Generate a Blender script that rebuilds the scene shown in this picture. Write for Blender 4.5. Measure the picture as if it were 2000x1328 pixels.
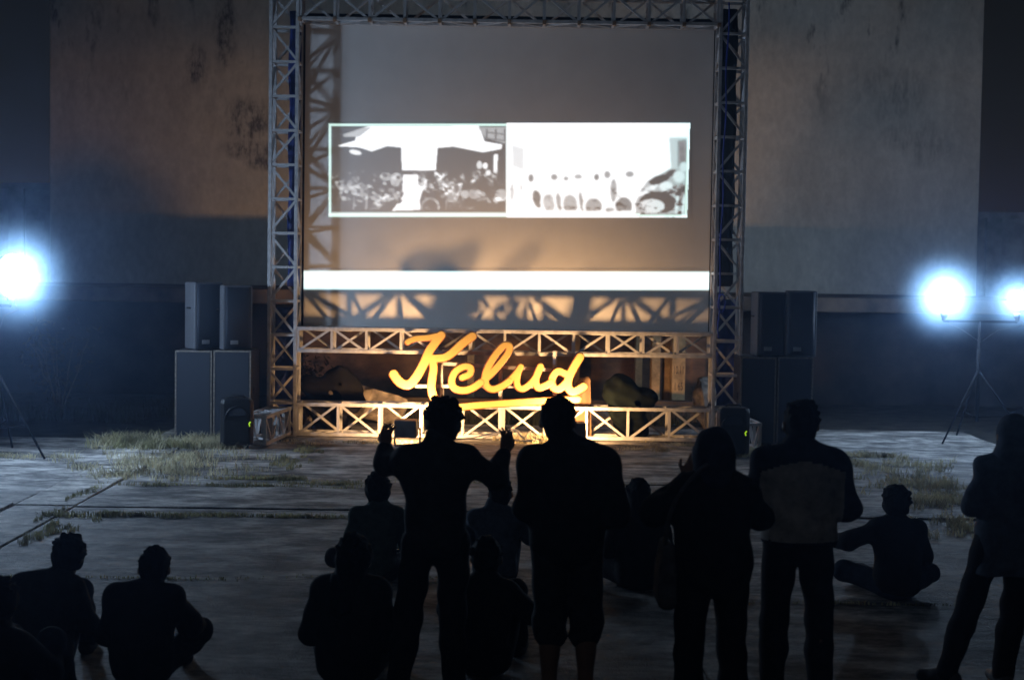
import bpy, math, random
import numpy as np
from mathutils import Vector, Matrix

random.seed(7); RNG = np.random.default_rng(7)
for o in list(bpy.data.objects): bpy.data.objects.remove(o)
scn = bpy.context.scene
COL = scn.collection
R = math.radians

# ------------------------------------------------------------------ camera
CAM_H = 2.45
FPX = 2966.0                       # focal length in pixels of a 2000 px wide frame
cam_d = bpy.data.cameras.new('camera'); cam = bpy.data.objects.new('camera', cam_d); COL.objects.link(cam)
cam_d.sensor_width = 36.0; cam_d.lens = FPX / 2000 * 36.0
cam_d.clip_start = 0.1; cam_d.clip_end = 500
PITCH = -math.atan(144 / FPX); ROLL = R(0.85)
M3 = Matrix.Rotation(R(90) + PITCH, 3, 'X') @ Matrix.Rotation(ROLL, 3, 'Z')
cam.matrix_world = Matrix.Translation((0, 0, CAM_H)) @ M3.to_4x4()
cam_d.dof.use_dof = True; cam_d.dof.focus_distance = 14.5; cam_d.dof.aperture_fstop = 2.4
scn.camera = cam

# ------------------------------------------------------------------ world: night
w = bpy.data.worlds.new('World'); scn.world = w; w.use_nodes = True
nt = w.node_tree
sky = nt.nodes.new('ShaderNodeTexSky'); sky.sky_type = 'NISHITA'; sky.sun_disc = False
sky.sun_elevation = R(-4.0); sky.sun_rotation = R(0)
bg = nt.nodes['Background']; bg.inputs['Strength'].default_value = 0.05
nt.links.new(sky.outputs[0], bg.inputs['Color'])
# weak sun lamp added as fill from behind the camera
md = bpy.data.lights.new('fill_sun', 'SUN'); fill_sun = bpy.data.objects.new('fill_sun', md); COL.objects.link(fill_sun)
md.energy = 0.035; md.angle = R(25); md.color = (0.75, 0.85, 1.0)
fill_sun.rotation_euler = (R(48), 0, R(-14)); fill_sun.location = (0, 0, 9)
vs = scn.view_settings
vs.view_transform = 'Standard'; vs.look = 'None'; vs.exposure = 0.0; vs.gamma = 1.0; vs.use_curve_mapping = False
scn.cycles.use_denoising = True
scn.cycles.max_bounces = 5; scn.cycles.volume_bounces = 0; scn.cycles.diffuse_bounces = 2
scn.cycles.sample_clamp_indirect = 2.0
try: scn.cycles.volume_step_rate = 4
except Exception: pass

FLOOD_COL = (0.48, 0.69, 1.0)
FOOT_COL = (1.0, 0.545, 0.22)

# ------------------------------------------------------------------ helpers
def at(px, py, Y):
    """pixel of the 2000x1328 photograph -> point on the upright plane y=Y"""
    v = M3 @ Vector(((px - 1000) / FPX, -(py - 664) / FPX, -1.0))
    t = Y / v.y
    return Vector((v.x * t, Y, CAM_H + v.z * t))
def gnd(px, py):
    v = M3 @ Vector(((px - 1000) / FPX, -(py - 664) / FPX, -1.0))
    t = -CAM_H / v.z
    return Vector((v.x * t, v.y * t, 0))

def tag(o, label=None, cat=None, group=None, kind=None):
    if label: o['label'] = label
    if cat: o['category'] = cat
    if group: o['group'] = group
    if kind: o['kind'] = kind
    return o
def empty(name, loc=(0, 0, 0), rz=0.0):
    o = bpy.data.objects.new(name, None); COL.objects.link(o)
    o.location = loc; o.rotation_euler = (0, 0, rz); o.empty_display_size = 0.1
    return o

class MB:
    """collects boxes, bars and tubes into one mesh"""
    def __init__(s): s.v = []; s.f = []; s.mi = []; s.cur = 0
    def poly(s, pts, faces):
        n = len(s.v); s.v += [tuple(p) for p in pts]
        for f in faces: s.f.append([i + n for i in f]); s.mi.append(s.cur)
    def box(s, c, d, rot=None):
        pts = [Vector((x * d[0] / 2, y * d[1] / 2, z * d[2] / 2)) for x in (-1, 1) for y in (-1, 1) for z in (-1, 1)]
        if rot is not None: pts = [rot @ p for p in pts]
        c = Vector(c); pts = [p + c for p in pts]
        s.poly(pts, [(0, 1, 3, 2), (4, 6, 7, 5), (0, 4, 5, 1), (2, 3, 7, 6), (0, 2, 6, 4), (1, 5, 7, 3)])
    def span(s, lo, hi):
        s.box([(a + b) / 2 for a, b in zip(lo, hi)], [b - a for a, b in zip(lo, hi)])
    def tube(s, pts, r, n=8, cap=True):
        pts = [Vector(p) for p in pts]; base = len(s.v); up = Vector((0.13, 0.27, 0.95)).normalized()
        rs = r if isinstance(r, (list, tuple)) else [r] * len(pts)
        for i, p in enumerate(pts):
            t = (pts[min(i + 1, len(pts) - 1)] - pts[max(i - 1, 0)]).normalized()
            a = t.cross(up)
            if a.length < 1e-3: a = t.cross(Vector((1, 0, 0)))
            a.normalize(); b = t.cross(a)
            for k in range(n):
                q = 2 * math.pi * k / n
                s.v.append(tuple(p + rs[i] * (math.cos(q) * a + math.sin(q) * b)))
        for i in range(len(pts) - 1):
            for k in range(n):
                s.f.append([base + i * n + k, base + i * n + (k + 1) % n, base + (i + 1) * n + (k + 1) % n, base + (i + 1) * n + k]); s.mi.append(s.cur)
        if cap:
            s.f.append([base + k for k in range(n)][::-1]); s.mi.append(s.cur)
            e = base + (len(pts) - 1) * n
            s.f.append([e + k for k in range(n)]); s.mi.append(s.cur)
    def bar(s, a, b, wd, hd=None):
        a, b = Vector(a), Vector(b); t = (b - a)
        q = t.to_track_quat('Z', 'Y').to_matrix()
        s.box((a + b) / 2, (wd, hd or wd, t.length), q)
    def build(s, name, mat, parent=None, smooth=False, bevel=0):
        me = bpy.data.meshes.new(name); me.from_pydata(s.v, [], s.f); me.update()
        for m in (mat if isinstance(mat, (list, tuple)) else [mat]): me.materials.append(m)
        if any(s.mi): me.polygons.foreach_set('material_index', s.mi)
        if smooth: me.polygons.foreach_set('use_smooth', [True] * len(me.polygons))
        o = bpy.data.objects.new(name, me); COL.objects.link(o)
        if parent is not None: o.parent = parent
        if bevel:
            b = o.modifiers.new('bevel', 'BEVEL'); b.width = bevel; b.segments = 2; b.limit_method = 'ANGLE'
        return o

# ---- materials
def mk(name, col, rough=0.7, metal=0.0, var=0.25, scale=6.0, bump=0.15, stretch=(1, 1, 1), col2=None, spec=0.4, detail=6, coord='Object'):
    m = bpy.data.materials.new(name); m.use_nodes = True
    t = m.node_tree; b = t.nodes['Principled BSDF']
    tc = t.nodes.new('ShaderNodeTexCoord'); mp = t.nodes.new('ShaderNodeMapping'); mp.inputs['Scale'].default_value = stretch
    t.links.new(tc.outputs[coord], mp.inputs[0])
    n = t.nodes.new('ShaderNodeTexNoise'); n.inputs['Scale'].default_value = scale; n.inputs['Detail'].default_value = detail
    n.inputs['Roughness'].default_value = 0.62
    t.links.new(mp.outputs[0], n.inputs['Vector'])
    cr = t.nodes.new('ShaderNodeValToRGB')
    c2 = col2 if col2 else tuple(c * (1 - var * 1.6) for c in col)
    cr.color_ramp.elements[0].position = 0.32; cr.color_ramp.elements[0].color = (*c2, 1)
    cr.color_ramp.elements[1].position = 0.66; cr.color_ramp.elements[1].color = (*[min(1, c * (1 + var * 0.6)) for c in col], 1)
    t.links.new(n.outputs['Fac'], cr.inputs[0]); t.links.new(cr.outputs[0], b.inputs['Base Color'])
    b.inputs['Roughness'].default_value = rough; b.inputs['Metallic'].default_value = metal
    b.inputs['Specular IOR Level'].default_value = spec
    if bump:
        bp = t.nodes.new('ShaderNodeBump'); bp.inputs['Strength'].default_value = bump; bp.inputs['Distance'].default_value = 0.02
        t.links.new(n.outputs['Fac'], bp.inputs['Height']); t.links.new(bp.outputs[0], b.inputs['Normal'])
    return m
def glow(name, col, strength):
    m = bpy.data.materials.new(name); m.use_nodes = True
    b = m.node_tree.nodes['Principled BSDF']
    b.inputs['Base Color'].default_value = (*col, 1)
    b.inputs['Emission Color'].default_value = (*col, 1); b.inputs['Emission Strength'].default_value = strength
    return m

M = {}
M['truss'] = mk('grey painted steel', (0.52, 0.52, 0.53), 0.45, 0.0, 0.22, 9, 0.1, spec=0.5)
M['truss_joint'] = mk('rusty joint', (0.34, 0.22, 0.13), 0.7, 0.0, 0.3, 20)
M['black_cloth'] = mk('black cloth', (0.008, 0.008, 0.009), 0.95, spec=.1)
M['navy_cloth'] = mk('blue tarpaulin', (0.02, 0.04, 0.20), 0.6, var=0.4)
M['blue_cable'] = mk('blue cable', (0.03, 0.06, 0.45), 0.5)
M['white_cable'] = mk('white cable', (0.7, 0.68, 0.6), 0.5)
M['cabinet'] = mk('textured black cabinet paint', (0.035, 0.036, 0.04), 0.55, bump=0.25, scale=120)
M['cab_grey'] = mk('scuffed grey cabinet paint', (.13, .135, .15), .42, bump=.15, scale=90)
M['grille'] = mk('speaker grille', (0.026, 0.033, 0.048), 0.7, metal=0.0, bump=0.4, scale=300, var=0.3)
M['cab_edge'] = mk('worn cabinet edge', (0.22, 0.19, 0.16), 0.6, var=0.4, scale=30)
M['plastic'] = mk('black moulded plastic', (0.012, 0.013, 0.015), 0.45, bump=0.05)
M['silver'] = mk('silver badge', (0.6, 0.62, 0.66), 0.3, metal=0.6, bump=0.0)
M['green_tarp'] = mk('dark green tarpaulin', (.005, .008, .007), .9, var=.5, spec=.08)
M['plywood'] = mk('weathered plywood', (.20, .12, .06), .8, var=.4, scale=4, stretch=(1, 1, .2))
M['led_mark'] = glow('lit yellow green mark', (0.55, 0.95, 0.02), 0.55)
M['steel_dark'] = mk('dark steel', (0.10, 0.10, 0.11), 0.45, metal=0.5)
M['reflector'] = mk('reflector', (0.7, 0.72, 0.75), 0.25, metal=0.8, bump=0)
M['flood_glass'] = glow('lit flood glass', (0.80, 0.92, 1.0), 60.0)
M['foot_glass'] = glow('lit footlight glass', (1.0, 0.72, 0.36), 12.0)
M['stage_plaster'] = mk('old stage plaster', (0.12, 0.085, 0.06), 0.85, var=0.45, scale=1.3, bump=0.4)
M['stage_shade'] = mk('shaded stage wall', (0.035, 0.03, 0.028), 0.9, var=0.5, scale=1.6, bump=0.3)  # near black: shade at the sides of the stage put into the colour
M['stage_brown'] = mk('lit middle of flaking brown stage wall', (0.34, 0.19, 0.11), 0.9, var=0.35, scale=1.1, bump=0.3, col2=(0.03, 0.03, 0.028), stretch=(1, 1, 1.6))
M['pillar'] = mk('ochre painted pillar', (0.62, 0.43, 0.22), 0.8, var=0.3, scale=5, bump=0.2)
M['rubble'] = mk('broken concrete', (0.34, 0.29, 0.24), 0.9, var=0.45, scale=7, bump=0.6)
M['perimeter'] = mk('stained perimeter wall', (0.34, 0.30, 0.27), 0.9, var=0.45, scale=1.2, bump=0.2)
M['ink'] = mk('black stencil paint', (0.05, 0.04, 0.035), 0.8)
M['soil'] = mk('dark soil', (0.035, 0.032, 0.026), 0.95, var=0.6, scale=3, bump=0.8)
M['grass'] = mk('dry grass', (0.72, 0.66, 0.44), 0.8, var=0.5, scale=2.5, bump=0)
M['grass_green'] = mk('green grass', (0.42, 0.40, 0.22), 0.8, var=0.5, scale=3, bump=0)
for _k in ('grass', 'grass_green'):
    _t = M[_k].node_tree; _b = _t.nodes['Principled BSDF']; _tr = _t.nodes.new('ShaderNodeBsdfTranslucent'); _mx = _t.nodes.new('ShaderNodeMixShader'); _mx.inputs[0].default_value = .45
    _src = _b.inputs['Base Color'].links[0].from_socket; _t.links.new(_src, _tr.inputs[0]); _t.links.new(_b.outputs[0], _mx.inputs[1]); _t.links.new(_tr.outputs[0], _mx.inputs[2]); _t.links.new(_mx.outputs[0], _t.nodes['Material Output'].inputs[0])
M['weed'] = mk('dark weeds', (0.035, 0.04, 0.02), 0.9, var=0.5, scale=3, bump=0)
M['leaf'] = mk('dry shrub leaf', (0.06, 0.04, 0.018), 0.8, var=0.5, scale=3, bump=0)
M['twig'] = mk('twig', (0.12, 0.09, 0.06), 0.9)
M['skin'] = mk('skin', (0.28, 0.16, 0.10), 0.55, var=0.12, scale=10, bump=0.05)
M['hair'] = mk('black hair', (0.008, 0.007, 0.006), 0.8, var=0.5, scale=60, bump=0.6, stretch=(1, 1, 0.15), spec=.12)
M['shoe'] = mk('shoe', (0.06, 0.06, 0.065), 0.6)
def cloth(name, c, rough=0.88): return mk(name, c, rough, var=0.25, scale=14, bump=0.25, spec=0.2)
M['c_black'] = cloth('black fabric', (0.016, 0.016, 0.018))
M['c_char'] = cloth('charcoal fabric', (0.035, 0.036, 0.04))
M['c_navy'] = cloth('navy fabric', (0.022, 0.030, 0.055))
M['c_greyblue'] = cloth('grey blue fabric', (0.10, 0.13, 0.18))
M['c_jean'] = cloth('dark denim', (0.03, 0.045, 0.075))
M['c_beige'] = cloth('grey beige fabric', (0.50, 0.47, 0.43))
M['c_green'] = cloth('faded green shirt', (0.07, 0.10, 0.085))
M['c_brown'] = cloth('dark brown fabric', (0.045, 0.034, 0.027))
M['c_bag'] = cloth('grey canvas', (0.13, 0.13, 0.14))
M['c_pale'] = cloth('pale canvas', (0.42, 0.42, 0.42))

# concrete of the old auditorium floor: streaked, worn, damp looking
def concrete(name, tint):
    m = bpy.data.materials.new(name); m.use_nodes = True; t = m.node_tree; b = t.nodes['Principled BSDF']
    geo = t.nodes.new('ShaderNodeNewGeometry')
    def noise(scale, st, det=7, rough=0.6):
        mp = t.nodes.new('ShaderNodeMapping'); mp.inputs['Scale'].default_value = st; mp.inputs['Rotation'].default_value = (0, 0, .05)
        t.links.new(geo.outputs['Position'], mp.inputs[0])
        n = t.nodes.new('ShaderNodeTexNoise'); n.inputs['Scale'].default_value = scale
        n.inputs['Detail'].default_value = det; n.inputs['Roughness'].default_value = rough
        t.links.new(mp.outputs[0], n.inputs['Vector']); return n
    a = noise(1.7, (0.75, 1.3, 1), 10, .72); c = noise(5.0, (.7, 1.4, 1), 7, .72); g = noise(60, (1, 1, 1), 3)
    mx = t.nodes.new('ShaderNodeMath'); mx.operation = 'MULTIPLY_ADD'
    t.links.new(a.outputs['Fac'], mx.inputs[0]); mx.inputs[1].default_value = 0.72
    mm = t.nodes.new('ShaderNodeMath'); mm.operation = 'MULTIPLY'; mm.inputs[1].default_value = 0.28
    t.links.new(c.outputs['Fac'], mm.inputs[0]); t.links.new(mm.outputs[0], mx.inputs[2])
    cr = t.nodes.new('ShaderNodeValToRGB'); e = cr.color_ramp.elements
    e[0].position = 0.43; e[0].color = (*[x * 0.13 for x in tint], 1)
    e[1].position = 0.60; e[1].color = (*[x * 1.35 for x in tint], 1)
    k = e.new(0.5); k.color = (*[x * 0.50 for x in tint], 1)
    t.links.new(mx.outputs[0], cr.inputs[0]); t.links.new(cr.outputs[0], b.inputs['Base Color'])
    rr = t.nodes.new('ShaderNodeMapRange'); rr.inputs[3].default_value = 0.52; rr.inputs[4].default_value = 0.85
    t.links.new(c.outputs['Fac'], rr.inputs[0]); t.links.new(rr.outputs[0], b.inputs['Roughness'])
    b.inputs['Specular IOR Level'].default_value = 0.35
    ad = t.nodes.new('ShaderNodeMath'); ad.operation = 'MULTIPLY_ADD'; ad.inputs[1].default_value = 0.25
    t.links.new(g.outputs['Fac'], ad.inputs[0]); t.links.new(mx.outputs[0], ad.inputs[2])
    bp = t.nodes.new('ShaderNodeBump'); bp.inputs['Strength'].default_value = 0.8; bp.inputs['Distance'].default_value = 0.07
    t.links.new(ad.outputs[0], bp.inputs['Height']); t.links.new(bp.outputs[0], b.inputs['Normal'])
    return m
M['slab'] = concrete('worn auditorium concrete', (0.44, 0.43, 0.41))
M['slab_pale'] = concrete('pale drain concrete', (0.62, 0.60, 0.56))

# big cinema wall: old whitewash with mould, drips and two dense stain clusters
def wall_mat():
    m = bpy.data.materials.new('old whitewashed cinema wall'); m.use_nodes = True; t = m.node_tree; b = t.nodes['Principled BSDF']
    geo = t.nodes.new('ShaderNodeNewGeometry'); L = t.links.new
    def noise(scale, st, det=6, rough=0.6):
        mp = t.nodes.new('ShaderNodeMapping'); mp.inputs['Scale'].default_value = st; L(geo.outputs['Position'], mp.inputs[0])
        n = t.nodes.new('ShaderNodeTexNoise'); n.inputs['Scale'].default_value = scale; n.inputs['Detail'].default_value = det
        n.inputs['Roughness'].default_value = rough; L(mp.outputs[0], n.inputs['Vector']); return n.outputs['Fac']
    def math_(op, a, c, d=None):
        n = t.nodes.new('ShaderNodeMath'); n.operation = op
        for i, x in enumerate((a, c, d)):
            if x is None: continue
            if isinstance(x, (int, float)): n.inputs[i].default_value = x
            else: L(x, n.inputs[i])
        return n.outputs[0]
    def rng(v, a, c, d=0.0, e=1.0):
        n = t.nodes.new('ShaderNodeMapRange'); n.interpolation_type = 'SMOOTHSTEP'
        L(v, n.inputs[0]); n.inputs[1].default_value = a; n.inputs[2].default_value = c; n.inputs[3].default_value = d; n.inputs[4].default_value = e
        return n.outputs[0]
    sep = t.nodes.new('ShaderNodeSeparateXYZ'); L(geo.outputs['Position'], sep.inputs[0])
    drips = rng(noise(1.0, (2.6, 1, 0.8), 7, 0.66), 0.53, 0.70)
    high = rng(sep.outputs['Z'], 4.6, 7.6, 0.0, 1.0)
    patch = rng(noise(0.42, (1, 1, 1), 3), 0.38, 0.58)
    s1 = math_('MULTIPLY', math_('MULTIPLY', drips, high), math_('ADD', patch, 0.2))
    def blob(px, py, rx, rz):
        c = at(px, py, 30.0)
        dx = math_('DIVIDE', math_('SUBTRACT', sep.outputs['X'], c.x), rx)
        dz = math_('DIVIDE', math_('SUBTRACT', sep.outputs['Z'], c.z), rz)
        q = math_('ADD', math_('MULTIPLY', dx, dx), math_('MULTIPLY', dz, dz))
        return rng(q, 0.0, 1.0, 1.0, 0.0)
    drip2 = rng(noise(1.0, (6.5, 1, 2.4), 9, 0.78), 0.40, 0.66)
    bl = None
    for args in ((484, 236, .62, .62), (492, 292, .75, .28), (512, 318, .4, .2), (385, 130, .3, .55), (440, 60, .3, 1.0),
                 (1720, 160, .45, .5), (1770, 180, .55, .6), (1760, 270, .45, .4), (1815, 285, .6, .55), (1745, 210, .5, .35)):
        q = blob(*args); q = math_('MULTIPLY', q, .75 if args[0] < 1000 else .30); bl = q if bl is None else math_('MAXIMUM', bl, q)
    s2 = math_('MULTIPLY', math_('MULTIPLY', bl, math_('ADD', drip2, .15)), 1.3)
    st = math_('MINIMUM', math_('MAXIMUM', s1, s2), 0.88)
    broad = noise(0.35, (1, 1, 1), 5)
    cr = t.nodes.new('ShaderNodeValToRGB'); e = cr.color_ramp.elements
    e[0].position = .3; e[0].color = (.58, .53, .45, 1); e[1].position = .7; e[1].color = (.74, .69, .60, 1); L(broad, cr.inputs[0])
    streak = rng(noise(1.0, (1.1, 1, .45), 9, .72), .32, .68, .84, 1.06); fine = rng(noise(7.0, (1, 1, .7), 8, .75), .3, .7, .86, 1.08)
    vm = t.nodes.new('ShaderNodeVectorMath'); vm.operation = 'SCALE'; L(cr.outputs[0], vm.inputs[0]); L(math_('MULTIPLY', streak, fine), vm.inputs['Scale'])
    mix = t.nodes.new('ShaderNodeMix'); mix.data_type = 'RGBA'; L(st, mix.inputs[0]); L(vm.outputs[0], mix.inputs[6]); mix.inputs[7].default_value = (.055, .05, .045, 1)
    L(mix.outputs[2], b.inputs['Base Color']); b.inputs['Roughness'].default_value = .9
    bp = t.nodes.new('ShaderNodeBump'); bp.inputs['Strength'].default_value = .2; bp.inputs['Distance'].default_value = .03
    L(noise(3.0, (1, 1, 1), 8), bp.inputs['Height']); L(bp.outputs[0], b.inputs['Normal'])
    return m
M['cinema_wall'] = wall_mat()

# letters: creamy yellow face, burnt orange returns
def letter_mat(name, face):
    m = bpy.data.materials.new(name); m.use_nodes = True; t = m.node_tree; b = t.nodes['Principled BSDF']
    a = t.nodes.new('ShaderNodeAttribute'); a.attribute_name = 'edge'
    cr = t.nodes.new('ShaderNodeValToRGB'); e = cr.color_ramp.elements
    e[0].position = .08; e[0].color = (.26, .07, .018, 1); e[1].position = .30; e[1].color = (*face, 1)
    t.links.new(a.outputs['Fac'], cr.inputs[0]); t.links.new(cr.outputs[0], b.inputs['Base Color'])
    b.inputs['Roughness'].default_value = .45
    return m
M['letter'] = letter_mat('yellow channel letter', (.60, .42, .13))

# ------------------------------------------------------------------ implicit surfaces (bodies, clothes, letters)
class Sdf:
    def __init__(s): s.ops = []
    def cone(s, a, b, ra, rb=None, k=.03): s.ops.append(('c', np.array(a, float), np.array(b, float), ra, ra if rb is None else rb, k)); return s
    def chain(s, pts, rs, k=.03):
        for i in range(len(pts) - 1): s.cone(pts[i], pts[i + 1], rs[i], rs[i + 1], k)
        return s
    def ell(s, c, r, up=(0, 0, 1), side=(1, 0, 0), k=.03, sub=False):
        u = np.array(up, float); u /= np.linalg.norm(u); x = np.array(side, float); x -= u * x.dot(u); x /= np.linalg.norm(x); y = np.cross(u, x)
        s.ops.append(('s' if sub else 'e', np.array(c, float), np.array(r, float), np.stack([x, y, u]), k)); return s
    def cut(s, n, p): n = np.array(n, float); n /= np.linalg.norm(n); s.ops.append(('p', n, float(n.dot(np.array(p, float))))); return s
    def wrinkle(s, amp, f=18.0, seed=0): s.ops.append(('n', amp, f, seed)); return s
    def bounds(s):
        lo = np.full(3, 1e9); hi = -lo
        for o in s.ops:
            if o[0] == 'c':
                for p, r in ((o[1], o[3]), (o[2], o[4])): lo = np.minimum(lo, p - r); hi = np.maximum(hi, p + r)
            elif o[0] == 'e':
                m = np.abs(o[3].T) @ o[2]; lo = np.minimum(lo, o[1] - m); hi = np.maximum(hi, o[1] + m)
        return lo, hi
    def field(s, h):
        lo, hi = s.bounds(); lo -= .03 + 2 * h; hi += .03 + 2 * h
        n = np.ceil((hi - lo) / h).astype(int) + 1
        ax = [lo[i] + h * np.arange(n[i]) for i in range(3)]
        F = np.full(n, .2, np.float32)
        for o in s.ops:
            if o[0] in 'ces':
                if o[0] == 'c': a, b, ra, rb, k = o[1:]; l = np.minimum(a - ra, b - rb); u = np.maximum(a + ra, b + rb)
                else: c, r, B, k = o[1:]; m = np.abs(B.T) @ r; l = c - m; u = c + m
                pad = k + 3 * h + .02
                i0 = np.clip(np.floor((l - pad - lo) / h).astype(int), 0, n - 1); i1 = np.clip(np.ceil((u + pad - lo) / h).astype(int) + 1, 1, n)
                X = ax[0][i0[0]:i1[0]][:, None, None]; Yv = ax[1][i0[1]:i1[1]][None, :, None]; Z = ax[2][i0[2]:i1[2]][None, None, :]
                sl = tuple(slice(i0[j], i1[j]) for j in range(3))
                if o[0] == 'c':
                    ba = b - a; L2 = max(ba.dot(ba), 1e-9)
                    t = np.clip(((X - a[0]) * ba[0] + (Yv - a[1]) * ba[1] + (Z - a[2]) * ba[2]) / L2, 0, 1)
                    d = np.sqrt((X - a[0] - t * ba[0]) ** 2 + (Yv - a[1] - t * ba[1]) ** 2 + (Z - a[2] - t * ba[2]) ** 2) - (ra + t * (rb - ra))
                else:
                    q = [((X - c[0]) * B[j, 0] + (Yv - c[1]) * B[j, 1] + (Z - c[2]) * B[j, 2]) for j in range(3)]
                    k0 = np.sqrt(sum((q[j] / r[j]) ** 2 for j in range(3))); k1 = np.sqrt(sum((q[j] / r[j] ** 2) ** 2 for j in range(3))) + 1e-6
                    d = k0 * (k0 - 1) / k1
                f = F[sl]
                if o[0] == 's':
                    hh = np.maximum(k - np.abs(f + d), 0) / max(k, 1e-6); F[sl] = np.maximum(f, -d) + hh * hh * k * .25
                else:
                    hh = np.maximum(k - np.abs(f - d), 0) / max(k, 1e-6); F[sl] = np.minimum(f, d) - hh * hh * k * .25
            elif o[0] == 'p':
                F = np.maximum(F, (ax[0][:, None, None] * o[1][0] + ax[1][None, :, None] * o[1][1] + ax[2][None, None, :] * o[1][2] - o[2]).astype(np.float32))
            elif o[0] == 'n':
                amp, fr, sd = o[1:]
                X = ax[0][:, None, None]; Yv = ax[1][None, :, None]; Z = ax[2][None, None, :]
                F = F + (amp * (np.sin(fr * (X * .9 + Z * .6) + sd + 1.7 * np.sin(fr * .45 * (Z - Yv) + sd * 2)) * np.sin(fr * .8 * (Yv - Z * .7) + sd * 3 + 1.3 * np.sin(fr * .5 * X + sd))
                                + .5 * np.sin(fr * 2.1 * (Z + .5 * X - .3 * Yv) + sd))).astype(np.float32)
        return F, lo
    def mesh(s, h):
        F, lo = s.field(h); S = F < 0; n = F.shape
        idx = np.zeros([d - 1 for d in n], np.int8)
        cn = [(i, j, k) for i in (0, 1) for j in (0, 1) for k in (0, 1)]
        cs = lambda A, c: A[c[0]:n[0] - 1 + c[0], c[1]:n[1] - 1 + c[1], c[2]:n[2] - 1 + c[2]]
        for c in cn: idx += cs(S, c)
        act = (idx > 0) & (idx < 8); ii = np.argwhere(act)
        vid = np.full(act.shape, -1, np.int64); vid[act] = np.arange(len(ii))
        acc = np.zeros((len(ii), 3)); cnt = np.zeros(len(ii))
        for c in cn:
            for axis in range(3):
                if c[axis]: continue
                d = list(c); d[axis] = 1
                fa = F[ii[:, 0] + c[0], ii[:, 1] + c[1], ii[:, 2] + c[2]]; fb = F[ii[:, 0] + d[0], ii[:, 1] + d[1], ii[:, 2] + d[2]]
                mk_ = (fa < 0) != (fb < 0); t = np.where(mk_, fa / np.where(mk_, fa - fb, 1), 0)
                p = np.tile(np.array(c, float), (len(ii), 1)); p[:, axis] = t
                acc += p * mk_[:, None]; cnt += mk_
        V = lo + h * (ii + acc / cnt[:, None]); Q = []
        for axis in range(3):
            sa = [slice(None)] * 3; sb = [slice(None)] * 3; sa[axis] = slice(0, -1); sb[axis] = slice(1, None)
            A, B = S[tuple(sa)], S[tuple(sb)]; e = np.argwhere(A != B)
            o1, o2 = [(1, 2), (2, 0), (0, 1)][axis]
            e = e[(e[:, o1] > 0) & (e[:, o2] > 0) & (e[:, o1] < n[o1] - 1) & (e[:, o2] < n[o2] - 1)]
            def cell(da, db):
                q = e.copy(); q[:, o1] -= da; q[:, o2] -= db; return vid[q[:, 0], q[:, 1], q[:, 2]]
            q = np.stack([cell(1, 1), cell(0, 1), cell(0, 0), cell(1, 0)], 1)
            ins = A[e[:, 0], e[:, 1], e[:, 2]]; q[~ins] = q[~ins][:, ::-1]; Q.append(q)
        return V, np.concatenate(Q)

def np_mesh(name, V, Q, mats, parent=None, mi=None, smooth=True):
    me = bpy.data.meshes.new(name)
    me.vertices.add(len(V)); me.vertices.foreach_set('co', np.asarray(V, np.float32).ravel())
    k = Q.shape[1]; me.loops.add(Q.size); me.loops.foreach_set('vertex_index', Q.astype(np.int32).ravel())
    me.polygons.add(len(Q)); me.polygons.foreach_set('loop_start', np.arange(0, Q.size, k, dtype=np.int32))
    me.update(calc_edges=True); me.validate()
    for m in (mats if isinstance(mats, (list, tuple)) else [mats]): me.materials.append(m)
    if mi is not None: me.polygons.foreach_set('material_index', np.asarray(mi, np.int32))
    if smooth: me.polygons.foreach_set('use_smooth', np.ones(len(Q), bool))
    o = bpy.data.objects.new(name, me); COL.objects.link(o)
    if parent is not None: o.parent = parent
    return o
def join_vq(parts):
    V = []; Q = []; n = 0
    for v, q in parts: V.append(v); Q.append(q + n); n += len(v)
    return np.concatenate(V), np.concatenate(Q)

# ================================================================== SETTING
g = MB(); g.poly([(-60, -15, -.06), (60, -15, -.06), (60, 70, -.06), (-60, 70, -.06)], [(0, 1, 2, 3)])
ground = tag(g.build('ground', M['soil']), kind='structure')

# concrete floor slabs, uneven edges, joints open between them
def slab(x0, x1, y0, y1, mat, z):
    n = 7; pts = []
    def edge(a, b):
        for i in range(n):
            t = i / n; p = Vector(a).lerp(Vector(b), t)
            pts.append((p[0] + random.uniform(-.012, .012), p[1] + random.uniform(-.012, .012)))
    gp = .003
    x0 += gp; x1 -= gp; y0 += gp; y1 -= gp
    edge((x0, y0), (x1, y0)); edge((x1, y0), (x1, y1)); edge((x1, y1), (x0, y1)); edge((x0, y1), (x0, y0))
    cx = (x0 + x1) / 2; cy = (y0 + y1) / 2; tx, ty = random.uniform(-.004, .004), random.uniform(-.004, .004)
    m = MB(); N = len(pts)
    top = [(x, y, z + (x - cx) * tx + (y - cy) * ty) for x, y in pts]
    ins = [(cx + (x - cx) * .985, cy + (y - cy) * .985, zz + .004) for x, y, zz in top]
    bot = [(x, y, -.09) for x, y in pts]
    m.poly(ins + top + bot, [list(range(N))] + [[N + i, N + (i + 1) % N, (i + 1) % N, i] for i in range(N)] + [[2 * N + i, 2 * N + (i + 1) % N, N + (i + 1) % N, N + i] for i in range(N)])
    return m.build('slab', mat, ground)
rows = [3.1, 15.1, 17.1, 20.9, 23.4]
cols = [-13.5, -9.0, -4.95, -4.35, 1.2, 7.0, 13.5]
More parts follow.
